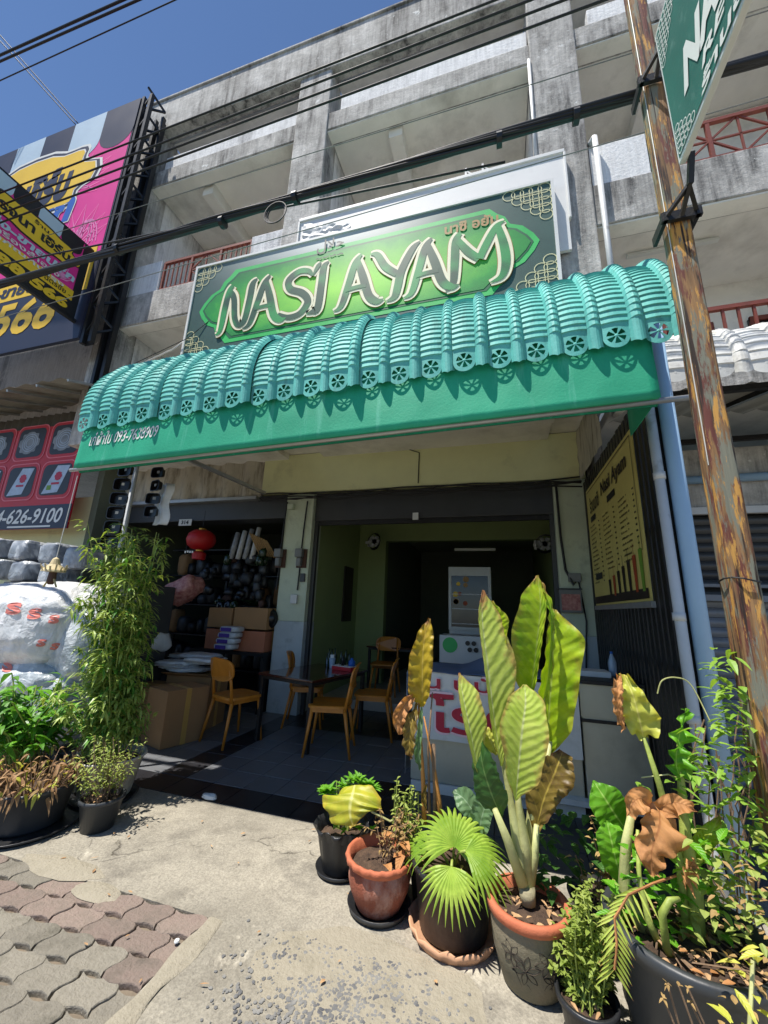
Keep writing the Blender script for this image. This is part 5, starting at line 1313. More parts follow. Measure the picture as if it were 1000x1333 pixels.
c = at(240,768,4.9); b = lump(c,.27,.2,.17,'','',seed=5,e=.7,amp=.2); b.v = [c+Matrix.Rotation(-.5,3,'Y')@(q_-c) for q_ in b.v]; b.build('sack','calendar_red',sb,smooth=True)
c2 = at(200,835,4.6); b = lump(c2,.2,.2,.16,'','',seed=9,e=.8,amp=.2); tag(b.build('stuffed_bag','plastic_clear',smooth=True),'stuffed clear bag with blue print at the bamboo edge','bag')
# shelf of dark goods behind
SHF = thing('goods_shelf', 'dark wire shelf crowded with packed goods in the left unit', 'shelf', (-4.6,6.6,0))
for x in (-6.3,-5.2,-4.1,-3.5):
    b = MB(); b.bar((x,6.7,0),(x,6.7,2.7),.04); b.build('upright','black_metal',SHF)
for z in (.4,.95,1.5,2.05,2.55):
    b = MB(); b.box(-6.35,-3.45,6.4,7.0,z,z+.02); b.build('shelf_board','black_metal',SHF)
kk = 0
for z in (.42,.97,1.52,2.07):
    x = -6.3
    while x < -3.6:
        w_, h_ = U(.12,.26), U(.18,.46); b = lump((x+w_/2,6.62,z+h_/2),w_/2,.16,h_/2,'','',seed=kk,nu=10,nv=6,e=.55,amp=.12)
        b.build('packed_goods', rnd.choice(('tray_black','plastic_black','plastic_tub','black_metal','window_dark','cardboard','shutter_grey')), SHF, smooth=True); x += w_+.02; kk += 1
rl = thing('rolled_sheets', 'pale rolled sheets standing on the upper shelf beside the lantern', 'rolls', at(312,710,6.0))
for k in range(4):
    c = at(303+k*9,708,6.1); b = MB(); b.tube([(c.x,6.1,c.z-.28),(c.x+.05,6.15,c.z+.22+.03*k)],.045,10); b.build('roll','paper_white' if k % 2 else 'plastic_grey',rl,smooth=True)
c = at(338,705,6.0); bk = thing('bamboo_blind', 'rolled tan bamboo blind leaning at the shelf top', 'blind', c)
for k in range(8): b = MB(); b.bar((-.22+.05*k,0,.16-.02*k),(.0+.05*k,.05,-.22-.01*k),.035,.02); b.build('slat','wood_bamboo',bk,world=False)
hg = thing('hanging_goods', 'dark packed goods hung in bunches beside the pillar in the left unit', 'goods', at(310,745,5.95))
for k in range(34):
    c = at(U(262,342),U(725,790),U(5.95,6.3)); h_ = U(.05,.12); b = lump(c,U(.05,.13),U(.05,.08),h_,'','',seed=k*2.3,nu=10,nv=7,e=U(.45,.8),amp=.25)
    b.build('packet',rnd.choice(('tray_black','plastic_black','window_dark','plastic_tub','bottle_glass','meter_board','black_metal','shutter_grey')),hg,smooth=True)
for k in range(7):
    c = at(338+U(-5,5),720+k*11,5.85); b = lump(c,U(.04,.07),.05,U(.05,.09),'','',seed=k*3.3,nu=10,nv=7,e=.7,amp=.3); b.build('packet',rnd.choice(('plastic_tub','bottle_glass','shutter_grey','meter_board')),hg,smooth=True)
# black food trays strung up by the pole
def tray(c, label, w_=.17, h_=.125):
    t = thing('hanging_tray', label, 'tray', c, U(-.3,.3), 'black trays strung up beside the white pole')
    b = MB(); n = 16
    def rr(w2, h2, y): return [(math.copysign(abs(math.cos(2*math.pi*(i+.5)/n))**.4, math.cos(2*math.pi*(i+.5)/n))*w2/2, y, math.copysign(abs(math.sin(2*math.pi*(i+.5)/n))**.4, math.sin(2*math.pi*(i+.5)/n))*h2/2) for i in range(n)]
    rs = [rr(w_,h_,0), rr(w_,h_,-.006), rr(w_*.92,h_*.9,-.006), rr(w_*.78,h_*.72,.04)]
    b.add([q for r in rs for q in r], [(i*n+j,i*n+(j+1)%n,(i+1)*n+(j+1)%n,(i+1)*n+j) for i in range(3) for j in range(n)]+[tuple(3*n+j for j in range(n))]); b.build('tray','tray_black',t,world=False)
    b = MB(); b.box(.005,.035,-.010,-.0075,-.013,.013); b.build('sticker','meter_grey',t,world=False); return t
YT = 2.78
nm_ = ('top','second','third','fourth','fifth','lowest')
for k in range(6):
    c = at(163-6*k*.7, 612+18.5*k, YT); tray(c, f'black tray with white sticker, {nm_[k]} of the string left of the pole')
for k in range(4):
    c = at(205-3*k, 615+17*k, YT+.1); tray(c, f'black ruffled tray, {("top","second","third","lowest")[k]} of the string right of the pole', .14,.11)
hb = thing('hanging_film', 'clear plastic film hanging beside the strung trays', 'film', at(212,660,YT+.15))
c = at(212,655,YT+.2); b = MB(); b.grid(lambda u, v: V((c.x-.08+.16*u+.02*math.sin(v*9), c.y+.02*math.sin(u*8), c.z-.22+.42*v)),8,12); b.build('film','plastic_clear',hb,smooth=True,solid=.004)
# bagged bundles
def bag(c, sx, sy, sz, mt, label, seed, prints=(), e=.68, amp=.06):
    t = thing('plastic_bundle', label, 'bag', (c[0],c[1],c[2]-sz), group='plastic bundles piled beside the bamboo')
    b = lump(c,sx,sy,sz,'','',seed=seed,nu=90,nv=60,e=e,amp=amp,fr=4.6); bv = BVHTree.FromPolygons([tuple(q) for q in b.v], b.f); o = b.build('bag',mt,t,smooth=True)
    for key, px, py, wpx, hpx, tilt in prints:
        vs, fs, tw, th = TXT[key]; pts = []
        ok = True
        for x, y in vs:
            qx, qy = px+x*wpx+y*tilt, py-y*hpx; d = ray(qx,qy).normalized(); hit = bv.ray_cast(CAM,d)
            if hit[0] is None: ok = False; break
            pts.append(hit[0]-d*.012)
        if ok: m_ = MB(); m_.add(pts,fs); m_.build('print','bag_ink',o)
    return t
bag((-5.2,3.55,1.22),.86,.6,.50,'film_white','bulging white plastic bundle with red print on top of the pile',2,(('S',6,800,20,16,4),('S',34,806,18,14,4),('S',62,812,14,12,3),('S',46,842,12,10,4),('S',64,846,12,9,4)))
bag((-5.1,3.55,.62),.78,.58,.36,'film_mist','misty translucent bundle under the white printed bundle',7,(('S',2,875,14,20,2),('S',3,903,12,9,6)))
bag((-4.5,3.6,1.05),.40,.42,.42,'film_mist','smaller cloudy bundle wedged behind the bamboo leaves',12,(('S',92,800,14,11,4),))
bag((-4.6,3.5,.45),.36,.42,.42,'film_mist','low cloudy bundle sagging behind the bamboo stems',21)
bag((-6.2,3.3,.6),.6,.6,.6,'film_white','white bundle at the far left edge of the pile',28)
for k, (px, py) in enumerate(((5,715),(5,742),(40,718),(40,745),(78,722),(78,748),(110,728))):
    c = at(px,py,4.3); t = thing('cup_sleeve', ('upper leftmost','lower leftmost','upper second','lower second','upper third','lower third','last')[k]+' of the grey wrapped cup bundles above the white bundle','bundle',(c.x,c.y,c.z-.13),group='grey wrapped bundles above the bags')
    b = lump(c,.17,.2,.155,'','',seed=k*5,nu=26,nv=16,e=.30,amp=.10,fr=6); b.build('wrap','film_grey',t,smooth=True)
b = MB(); b.box(-7.1,-4.5,4.1,4.7,0,1.75); tag(b.build('stacked_crate','shutter_grey',bevel=.02),'grey storage stack under the wrapped cup bundles','crate')
c = at(70,742,2.6); oc = thing('straw_wind_chime', 'small straw ornament hanging on a white cord before the bundles', 'ornament', c)
b = MB(); b.tube([(0,0,.1),(0.02,0,.9)],.004,5); b.build('cord','cable_white',oc,world=False)
b = MB(); b.lathe([(.0,.12),(.025,.10),(.04,.05),(.085,.0),(.09,-.015),(.05,-.01)],(0,0,0),12,.1); b.build('cap','decor_straw',oc,world=False)
for k in range(14):
    a = k*.449; b = MB(); b.bar((.08*math.cos(a),.08*math.sin(a),-.01),(.10*math.cos(a),.10*math.sin(a),.03+.02*(k%2)),.012,.006); b.build('petal','decor_straw',oc,world=False)
b = MB(); b.lathe([(.03,-.02),(.035,-.1),(.02,-.13)],(0,0,0),10); b.build('bell','meter_board',oc,world=False)
for s_ in (-1,1): b = MB(); b.bar((s_*.03,0,-.08),(s_*.08,0,-.15),.015,.006); b.build('petal','decor_straw',oc,world=False)
# rag and bottle top on the ground
c = atz(272,1040); b = lump((c.x,c.y,.018),.07,.03,.018,'','',seed=3,amp=.3); tag(b.build('rag','paper_white',smooth=True),'small pale crumpled rag on the dark tiles','rag')
c = atz(230,1228); b = MB(); b.lathe([(0,.008),(.010,.008),(.012,.003),(.012,0)],(c.x,c.y,.006),12); tag(b.build('bottle_cap','paper_white'),'tiny white bottle cap lying on a red paver','cap')

# ------------------------------------------------------------------ plants
def bigleaf(parent, mtn, pts, wl, wr, N=None, fold=.35, wave=.012, nseg=22, msl=5, name='leaf', wf=9.0, curl=0.0, tipn=None):
    """A broad leaf along midrib points; wl, wr are the half widths (metres) along it."""
    pts = [V(p) for p in pts]; b = MB()
    N = (V(N) if N else V((.1,-1,.25))).normalized()
    def samp(L, t):
        q = t*(len(L)-1); i = min(int(q), len(L)-2); f = q-i; f2 = f*f*(3-2*f)
        return L[i]*(1-f)+L[i+1]*f if not isinstance(L[i], (int,float)) else L[i]*(1-f2)+L[i+1]*f2
    def pos(t):
        n = len(pts)-1; q = t*n; i = min(int(q), n-1); f = q-i
        a = pts[max(i-1,0)]; p0 = pts[i]; p1 = pts[i+1]; d = pts[min(i+2,n)]
        return .5*((2*p0)+(-a+p1)*f+(2*a-5*p0+4*p1-d)*f*f+(-a+3*p0-3*p1+d)*f**3)
    vs, uvs = [], []; sd = U(0,50)
    for i in range(nseg+1):
        t = i/nseg; p = pos(t); T = (pos(min(1,t+.02))-pos(max(0,t-.02))).normalized()
        S = T.cross(N).normalized(); Nn = S.cross(T)
        for j in range(-msl, msl+1):
            u = j/msl; w_ = samp(wr if j > 0 else wl, t)*abs(u)
            off = S*(math.copysign(1,u)*w_*math.cos(fold)) + Nn*(w_*math.sin(fold))
            rip = wave*(abs(u)**1.5)*math.sin(t*wf*6.28+sd+(1.3 if j > 0 else 0))+wave*1.2*abs(u)*noise.noise(V((t*5+sd,u*2,0)))
            off += Nn*(rip - curl*(u*u)*w_)
            vs.append(p+off); uvs.append((.5+u*.5, t))
    m_ = 2*msl+1
    b.add(vs, [(i*m_+j,i*m_+j+1,(i+1)*m_+j+1,(i+1)*m_+j) for i in range(nseg) for j in range(2*msl)], uvs)
    return b.build(name, mtn, parent, smooth=True)
def sleaf(b, p, d, L, w_, up=V((0,0,1)), droop=.25, k=3):   # small leaf, a folded strip
    d = d.normalized(); S = d.cross(up)
    if S.length < .05: S = d.cross(V((1,0,0)))
    S.normalize(); Nn = S.cross(d); vs = []; uvs = []
    for i in range(k+1):
        t = i/k; q = p+d*(L*t)-V((0,0,1))*(droop*L*t*t); ww = w_*math.sin(math.pi*(.12+.88*t)**.8)*(1 if i < k else 0.02)
        if i == 0: ww = w_*.12
        vs += [q-S*ww+Nn*ww*.3, q, q+S*ww+Nn*ww*.3]; uvs += [(0,t),(.5,t),(1,t)]
    fs = []
    for i in range(k): fs += [(3*i,3*i+1,3*i+4,3*i+3),(3*i+1,3*i+2,3*i+5,3*i+4)]
    b.add(vs, fs, uvs)
def rv(zlo=-1, zhi=1):
    a = U(0,6.283); z = U(zlo,zhi); r = math.sqrt(max(0,1-z*z)); return V((r*math.cos(a), r*math.sin(a), z))
def pot(t, prof, mt, soil_z, soil_r, k=32, wob=0, ruff=None, name='pot'):
    b = MB(); b.lathe(prof,(0,0,0),k,wob,ruff); o = b.build(name,mt,t,world=False,smooth=True)
    if soil_r: b = MB(); b.disc((0,0,soil_z),soil_r,28,.012); b.build('soil','soil',t,world=False,smooth=True)
    return o
def saucer(t, r, mt, h=.035, ruff=None):
    b = MB(); b.lathe([(0,.004),(r*.8,.004),(r*.82,0),(r*.9,0),(r,h),(r*.96,h),(r*.88,.012),(0,.012)],(0,0,0),36,0,ruff); b.build('saucer',mt,t,world=False,smooth=True)
def litter(t, r, z, n, mt='dead_leaf'):
    b = MB()
    for i in range(n): a = U(0,6.28); q = r*math.sqrt(U(0,1)); sleaf(b, V((q*math.cos(a),q*math.sin(a),z+U(.005,.03))), rv(-.1,.3), U(.02,.055), U(.005,.013))
    b.build('dead_leaves',mt,t,world=False)

# tall broad-leaved plant in the carved clay pot
c0 = V((.075,2.27,0)); T1 = thing('tall_potted_plant','tall broad-leaved plant with folded yellow-green leaves in a carved clay pot','potted plant',c0)
pot(T1,[(.0,.003),(.115,.003),(.125,.01),(.158,.12),(.170,.20),(.166,.255)],'clay_carved',.255,.150)
pot(T1,[(.164,.25),(.182,.262),(.186,.29),(.176,.302),(.156,.296),(.150,.24)],'terracotta',0,0,name='rim')
b = MB()                                               # carved leaf spray on the side facing the street
def wall(a, z): r = .118+(z-.01)*(.16-.118)/.12 if z < .13 else .159+(z-.13)*.1; return V((r*1.012*math.cos(a), r*1.012*math.sin(a), z))
for ca, cz, rot, L in ((-1.75,.13,.3,.06),(-1.2,.17,1.2,.05),(-1.0,.10,-.4,.05),(-2.1,.17,.9,.045)):
    for k in range(6):
        a = rot+k*1.047
        for s_ in (-1,1):
            pts = []
            for i in range(6):
                t = i/5; l = L*t; wdt = .011*math.sin(math.pi*t)*s_; x = l*math.cos(a)-wdt*math.sin(a); z = l*math.sin(a)+wdt*math.cos(a); pts.append(wall(ca+x/.15, cz+z))
            b.tube(pts,.0022,4)
    b.tube([wall(ca+i*.05, cz-.05-.004*i*i) for i in range(6)],.0025,4)
b.build('carved_leaf','clay_groove',T1,world=False)
Yd = 2.30
def q(x, y, Y=Yd): return at(400+x/2.21, 730+y/2.21, Y)
b = MB(); sp = [q(635,985,2.27),q(632,940,2.27),q(622,880,2.28),q(612,800,2.28),q(605,730,2.28)]
b.tube([sp[0]]+[sp[1]],[.034,.036],14); b.build('ringed_stem','stem_ring',T1,smooth=True)
for s_, r in (([q(630,945),q(612,840),q(585,690),q(560,560),q(540,480)],[.036,.03,.016,.011,.008]), ([q(633,945),q(625,820),q(608,700),q(602,640)],[.034,.03,.016,.01]), ([q(636,945,2.34),q(640,800,2.36),q(655,600,2.38),q(680,430,2.40)],[.032,.026,.016,.010]), ([q(638,940,2.33),q(650,800,2.36),q(680,640,2.38),q(700,520,2.40)],[.028,.022,.014,.01]), ([q(620,930,2.26),q(575,800,2.24),q(540,715,2.22)],[.026,.02,.013]),([q(640,945,2.3),q(655,850,2.3),q(660,760,2.3)],[.02,.018,.012])):
    b = MB(); b.tube(s_,r,12); b.build('leaf_stalk','stem_pale',T1,smooth=True)
PX_ = .0022                                            # metres for one enlarged pixel there
def W(*a): return [x*PX_*.88 for x in a]
bigleaf(T1,'leaf_pale',[q(560,590,2.28),q(540,470,2.27),q(518,300,2.26),q(503,170,2.27),q(506,84,2.30)],W(4,12,10,12,3),W(4,50,82,58,5),(.55,-1,.1),.12,.003,40,6,wf=15)
bigleaf(T1,'leaf_big',[q(560,330,2.33),q(548,240,2.34),q(536,170,2.34),q(530,115,2.33)],W(2,20,14,3),W(2,30,50,6),(-.3,-1,.15),.3,.008)
bigleaf(T1,'leaf_big',[q(640,420,2.40),q(652,320,2.38),q(664,220,2.37),q(672,120,2.38),q(662,42,2.42)],W(5,58,76,60,4),W(3,10,12,16,4),(.15,-1,.2),.22,.006,40,6,wf=11)
bigleaf(T1,'leaf_big',[q(668,440,2.36),q(692,340,2.36),q(702,220,2.36),q(700,140,2.37),q(672,60,2.40)],W(3,52,30,16,3),W(3,8,6,10,3),(.8,-1,.3),.5,.010,30,5,wf=8)
bigleaf(T1,'leaf_big',[q(690,560,2.44),q(694,450,2.42),q(702,330,2.41),q(706,220,2.41),q(712,140,2.43)],W(4,12,14,16,3),W(10,62,72,84,6),(-.15,-1,.35),.2,.009,40,6,wf=7)
bigleaf(T1,'leaf_pale',[q(600,690,2.20),q(607,600,2.18),q(618,490,2.17),q(628,410,2.19),q(625,356,2.22)],W(3,30,54,45,4),W(3,52,62,47,6),(.05,-1,.25),.2,.004,36,6,wf=13)
bigleaf(T1,'leaf_pale',[q(505,640,2.24),q(486,570,2.22),q(465,470,2.20),q(448,390,2.21),q(437,322,2.24)],W(2,10,14,12,2),W(3,22,48,44,3),(.5,-1,.1),.15,.003,30,5,wf=12)
bigleaf(T1,'leaf_dark',[q(560,740,2.26),q(530,670,2.23),q(505,590,2.22),q(492,495,2.24)],W(3,40,26,3),W(3,45,40,3),(-.4,-1,.5),.25,.010,24,5)
bigleaf(T1,'leaf_bronze',[q(655,790,2.34),q(680,690,2.35),q(712,610,2.37),q(735,548,2.40)],W(4,45,42,10),W(4,30,48,24),(.1,-1,.5),.2,.016,26,5)
bigleaf(T1,'leaf_lime',[q(545,560,2.30),q(528,520,2.30),q(515,480,2.31)],W(2,24,8),W(2,22,8),(.1,-1,.4),.3,.012,14,4)
litter(T1,.14,.262,26)

# wilted yellow tall plant (black tall pot behind) and its dry leaves
c0 = V((-.42,2.62,0)); T2 = thing('wilted_yellow_plant','wilting plant with an upright yellow leaf and shrivelled stems','potted plant',c0)
pot(T2,[(0,.003),(.11,.003),(.14,.22),(.155,.23),(.15,.245),(.13,.23)],'plastic_black',.22,.13)
def q2(x, y, Y=2.55): return at(500+x/3.571, 840+y/3.571, Y)
for s_, r, mt in (([q2(188,830),q2(186,700),q2(178,560),q2(168,400),q2(160,240)],[.016,.015,.011,.008,.006],'stem_orange'), ([q2(268,840),q2(255,720),q2(235,580),q2(215,480),q2(185,330)],[.015,.014,.009,.006,.004],'stem_orange'), ([q2(215,850),q2(210,700),q2(205,480),q2(225,220)],[.010,.008,.006,.004],'dry_twig'),([q2(238,840),q2(235,650),q2(228,460)],[.012,.010,.013],'dry_twig')):
    b = MB(); b.tube(s_,r,8); b.build('stem',mt,T2,smooth=True)
def q8(x, y, Y=2.55): return at(400+x/2.21, 730+y/2.21, Y)
bigleaf(T2,'leaf_yellow',[q8(330,420),q8(332,370,2.53),q8(332,290,2.52),q8(338,220,2.53),q8(352,166,2.56)],W(8,46,44,26,4),W(6,24,34,30,4),(.1,-1,.1),.22,.016,30,5,wf=9)
bigleaf(T2,'leaf_brown',[q8(310,385),q8(285,410,2.52),q8(262,450,2.50),q8(270,500,2.5)],W(4,24,26,8),W(4,20,22,10),(.3,-1,.3),.6,.03,18,4,wf=5)
bigleaf(T2,'leaf_bronze',[q8(318,410),q8(300,470,2.5),q8(295,530,2.49),q8(300,570,2.49)],W(4,22,24,3),W(4,22,22,3),(-.2,-1,.1),.4,.02,18,4,wf=5)
bigleaf(T2,'leaf_silver',[q8(330,420,2.5),q8(325,480,2.49),q8(320,550,2.48),q8(325,600,2.48)],W(4,14,14,6),W(4,12,18,4),(.1,-1,.1),.9,.02,18,3,wf=6)
bigleaf(T2,'leaf_bronze',[q8(345,640,2.5),q8(338,680,2.49),q8(345,720,2.49)],W(3,10,3),W(3,12,3),(0,-1,.2),.8,.02,12,3,wf=5)

# fan palm in the black pot on a clay saucer
c0 = V((-.285,2.43,0)); T3 = thing('fan_palm','small fan palm with bright pleated leaves in a black pot','potted plant',c0)
saucer(T3,.225,'clay_saucer',.05,((4,5),14,.03,.006))
pot(T3,[(0,.02),(.165,.02),(.17,.03),(.195,.27),(.21,.275),(.212,.30),(.20,.305),(.19,.27)],'plastic_black',.265,.185)
def fan(center, N, up, R, spread, n, mt, droop=.3):
    N = V(N).normalized(); up = V(up); up = (up-N*up.dot(N)).normalized(); S = up.cross(N); b = MB()
    for k in range(n):
        a = (k/(n-1)-.5)*spread; d = up*math.cos(a)+S*math.sin(a); L = R*(1-.22*abs(a/spread*2)**2)*U(.92,1.05); vs = []; uvs = []; cw = R*spread/n*.5
        sidev = d.cross(N)
        for i in range(7):
            t = i/6; p_ = center+d*(L*t)-V((0,0,1))*(droop*L*t**2.6)+N*(.03*math.sin(t*3))
            ww = cw*(.95*t*1.6 if t < .42 else .64*max(.05,((1-t)/.58)**.8))
            vs += [p_-sidev*ww-N*ww*.5, p_, p_+sidev*ww-N*ww*.5]; uvs += [(0,t),(.5,t),(1,t)]
        fs = []
        for i in range(6): fs += [(3*i,3*i+1,3*i+4,3*i+3),(3*i+1,3*i+2,3*i+5,3*i+4)]
        b.add(vs,fs,uvs)
    return b.build('leaf',mt,T3,smooth=False)
fan(at(592,1102,2.36),(.1,-.75,.85),(.05,.4,1),.26,4.2,26,'leaf_fan',.30)
fan(at(588,1128,2.27),(-.05,-.9,.55),(0,-.5,-1),.20,2.7,16,'leaf_fan',.15)
fan(at(606,1108,2.30),(.3,-.6,.9),(1,-.2,.25),.24,2.2,15,'leaf_fan',.3)
fan(at(560,1106,2.42),(-.3,-.6,.9),(-1,0,.3),.17,2.0,12,'leaf_fan',.25)
for e in (at(592,1102,2.36),at(588,1128,2.28),at(606,1108,2.30),at(560,1106,2.42)):
    b = MB(); b.tube([c0+V((0,0,.25)),(c0+V((0,0,.27))+e)/2+V((0,0,.03)),e],.007,6); b.build('leaf_stalk','stem_green',T3,smooth=True)
bigleaf(T3,'leaf_silver',[at(628,1085,2.50),at(618,1060,2.5),at(604,1040,2.5),at(590,1030,2.52)],[.01,.055,.06,.01],[.01,.05,.06,.01],(.2,-1,.4),.2,.01)
bigleaf(T3,'leaf_silver',[at(622,1100,2.48),at(626,1070,2.47),at(632,1048,2.47),at(636,1034,2.49)],[.01,.06,.06,.01],[.01,.05,.05,.01],(-.1,-1,.4),.2,.01)
litter(T3,.16,.275,16)

# terracotta pot with dry stems
c0 = V((-.685,2.46,0)); T4 = thing('dry_potted_plant','withered twiggy plant in a wavy-rimmed terracotta pot','potted plant',c0)
saucer(T4,.17,'plastic_black',.035)
pot(T4,[(0,.014),(.115,.014),(.125,.03),(.158,.10),(.170,.15),(.165,.20),(.158,.21),(.165,.22)],'terracotta_dark',.205,.15,40)
pot(T4,[(.160,.205),(.185,.225),(.190,.245),(.182,.258),(.165,.250),(.155,.20)],'terracotta',0,0,56,0,((1,2,3),18,.018,.003),'rim')
b = MB(); lf = MB()
for k in range(26):
    a = U(-.6,1.6); p_ = c0+V((.07+U(-.05,.06),.02+U(-.06,.06),.205)); pts = [p_]
    d = V((U(-.3,.4),U(-.35,.35),1)).normalized()
    for i in range(6): d = (d+V((U(-.3,.3),U(-.3,.3),U(-.3,.1)))).normalized(); pts.append(pts[-1]+d*U(.03,.055))
    b.tube(pts,.0022,4)
    for p2 in pts[2:]:
        for _ in range(3): sleaf(lf,p2,rv(-.7,.5),U(.015,.03),U(.003,.007))
b.build('twigs','dry_twig',T4); lf.build('foliage','dry_leaf',T4)
lf = MB(); st = MB()
for k in range(12):
    p_ = c0+V((.13+U(-.05,.07),.08+U(-.05,.05),.22)); top = p_+V((U(-.06,.05),U(-.03,.04),U(.18,.36))); st.tube([p_,(p_+top)/2+V((U(-.02,.02),0,0)),top],.003,5)
    for i in range(16): t = .25+.75*i/15; sleaf(lf,p_.lerp(top,t),rv(-.2,.8),U(.03,.055),U(.007,.012))
st.build('stem','stem_green',T4); lf.build('foliage','herb_leaf',T4)
b = MB()
for k in range(5): sleaf(b,c0+V((.09+U(-.04,.05),-.05+U(-.03,.04),.24+.03*k)),V((U(-.3,.4),-.4,U(-.2,.5))),U(.07,.11),U(.02,.035),droop=.5)
b.build('dead_leaves','leaf_brown',T4)

# black ruffled pot with the yellow round leaf
c0 = V((-1.0,2.68,0)); T5 = thing('yellow_leaf_plant','small plant with one round yellow leaf in a black ruffled pot','potted plant',c0)
saucer(T5,.15,'plastic_black',.03)
pot(T5,[(0,.01),(.105,.01),(.11,.02),(.14,.20),(.155,.225),(.172,.25),(.165,.25),(.145,.22),(.135,.19)],'plastic_black',.19,.13,48,0,((3,4,5),9,.05,.012))
lc_ = at(455,1046,2.55)
nn = V((0,-1,.5)).normalized()
bigleaf(T5,'leaf_mottle',[at(462,1022,2.62),at(459,1034,2.56),at(456,1048,2.53),at(456,1062,2.52),at(460,1076,2.52)],[.10,.17,.185,.14,.02],[.10,.19,.215,.15,.02],(-.05,-1,.45),-.06,.014,26,7,wf=5,curl=.22)
b = MB(); b.tube([c0+V((.02,0,.19)),c0+V((.03,-.05,.27)),lc_-nn*.005],.007,6); b.build('leaf_stalk','stem_pale',T5); b = MB(); b.tube([lc_+V((.14,0,-.02)),lc_+V((.25,.02,-.06)),lc_+V((.33,.05,-.02))],.006,6); b.build('leaf_stalk','stem_pale',T5)
lf = MB()
for k in range(14):                                    # fresh rosettes behind the leaf
    p_ = at(U(420,486),U(1014,1034),2.72)
    for j in range(11): a = j*.571+U(-.1,.1); sleaf(lf,p_,V((math.cos(a),math.sin(a)*.8,U(.2,.9))),U(.05,.085),U(.011,.017),droop=.2)
for k in range(5):
    p_ = at(U(430,490),U(1076,1088),2.58)
    for j in range(5): sleaf(lf,p_,rv(0,.8),U(.03,.05),.01)
lf.build('foliage','leaf_fresh',T5)
st = MB()
for k in range(7): x = U(-.08,.08); st.tube([c0+V((x*.5,.02,.19)),c0+V((x,.05,.45))],.005,5)
st.build('stem','stem_green',T5)

# small pot of herbs and the big tub
c0 = V((.265,2.06,0)); T6 = thing('herb_pot','small black pot of pale bushy herbs between clay pot and tub','potted plant',c0)
pot(T6,[(0,.003),(.075,.003),(.10,.125),(.112,.13),(.114,.15),(.102,.152),(.095,.12)],'plastic_black',.115,.092)
lf = MB(); st = MB()
for k in range(46):
    top = at(U(715,805),U(1140,1300),U(1.98,2.2)); p_ = c0+V((U(-.05,.05),U(-.05,.05),.115)); mid = p_.lerp(top,.5)+V((U(-.03,.03),U(-.03,.03),.03)); st.tube([p_,mid,top],.003,5)
    for i in range(20):
        t = .3+.7*i/19; pp = p_.lerp(mid,t*2) if t < .5 else mid.lerp(top,t*2-1)
        for _ in range(2): sleaf(lf,pp+V((U(-.012,.012),U(-.012,.012),U(-.01,.01))),rv(-.2,.8),U(.018,.034),U(.006,.011))
st.build('stem','stem_green',T6); lf.build('foliage','herb_leaf',T6); litter(T6,.08,.12,10)
c0 = V((.63,2.07,0)); T7 = thing('big_tub_plant','large dark grey tub with wilted elephant-ear leaves and brown drooping leaf','potted plant',c0)
pot(T7,[(0,.003),(.20,.003),(.205,.02),(.225,.16),(.232,.165),(.245,.375),(.25,.38),(.275,.385),(.28,.43),(.268,.44),(.24,.43),(.235,.38)],'plastic_tub',.37,.238,48)
for s_, r, mt in (([at(812,1160,2.1),at(815,1100,2.1),at(822,1060,2.08)],[.022,.019,.013],'stem_pale'), ([at(905,1160,2.1),at(893,1090,2.12),at(886,1010,2.12),at(884,950,2.14)],[.026,.021,.013,.008],'stem_green'), ([at(885,1120,2.12),at(858,1020,2.1),at(838,960,2.08)],[.016,.012,.008],'stem_green'), ([at(868,1235,1.95),at(862,1190,1.93),at(872,1172,1.92),at(884,1170,1.95)],[.013,.013,.011,.007],'stem_green'),([at(845,1200,2.0),at(832,1140,2.05),at(830,1080,2.08)],[.012,.009,.006],'stem_green')):
    b = MB(); base_ = V((s_[0].x*.7+c0.x*.3, s_[0].y*.6+c0.y*.4+.01, .36)); b.tube([base_]+s_,[r[0]*1.05]+r,9); b.build('leaf_stalk',mt,T7,smooth=True)
bigleaf(T7,'leaf_lime',[at(838,962,2.08),at(832,935,2.06),at(824,905,2.06),at(812,878,2.10)],[.02,.062,.055,.02],[.02,.085,.045,.012],(-.2,-1,.1),.35,.03,24,5,wf=4)
bigleaf(T7,'leaf_brown',[at(812,950,2.03),at(806,925,2.02),at(804,900,2.02),at(806,880,2.05)],[.008,.022,.02,.01],[.008,.02,.025,.012],(-.4,-1,.1),.5,.03,18,3,wf=6)
bigleaf(T7,'leaf_fresh',[at(885,1015,2.12),at(880,990,2.10),at(884,960,2.11),at(893,922,2.16)],[.02,.05,.035,.004],[.02,.055,.03,.004],(.3,-1,.1),.6,.035,24,4,wf=5)
bigleaf(T7,'leaf_brown',[at(858,1052,2.06),at(858,1075,2.0),at(848,1110,1.97),at(852,1140,1.97)],[.05,.11,.055,.02],[.06,.05,.05,.015],(.05,-1,.35),.25,.025,28,5,wf=4,curl=.5)
bigleaf(T7,'leaf_brown',[at(850,1055,2.06),at(835,1040,2.03),at(824,1045,2.0),at(820,1062,2.0)],[.02,.05,.05,.02],[.02,.04,.03,.01],(-.2,-1,.5),.3,.02,16,4,wf=3)
bigleaf(T7,'leaf_brown',[at(856,1055,2.06),at(875,1045,2.04),at(892,1048,2.02),at(907,1056,2.02)],[.03,.03,.022,.003],[.02,.055,.03,.003],(.2,-1,.5),.2,.015,18,4,wf=3)
bigleaf(T7,'leaf_fresh',[at(815,1080,2.3),at(802,1062,2.27),at(788,1040,2.26),at(772,1016,2.29)],[.03,.09,.085,.006],[.03,.075,.075,.006],(.1,-1,.3),.18,.008,24,5)
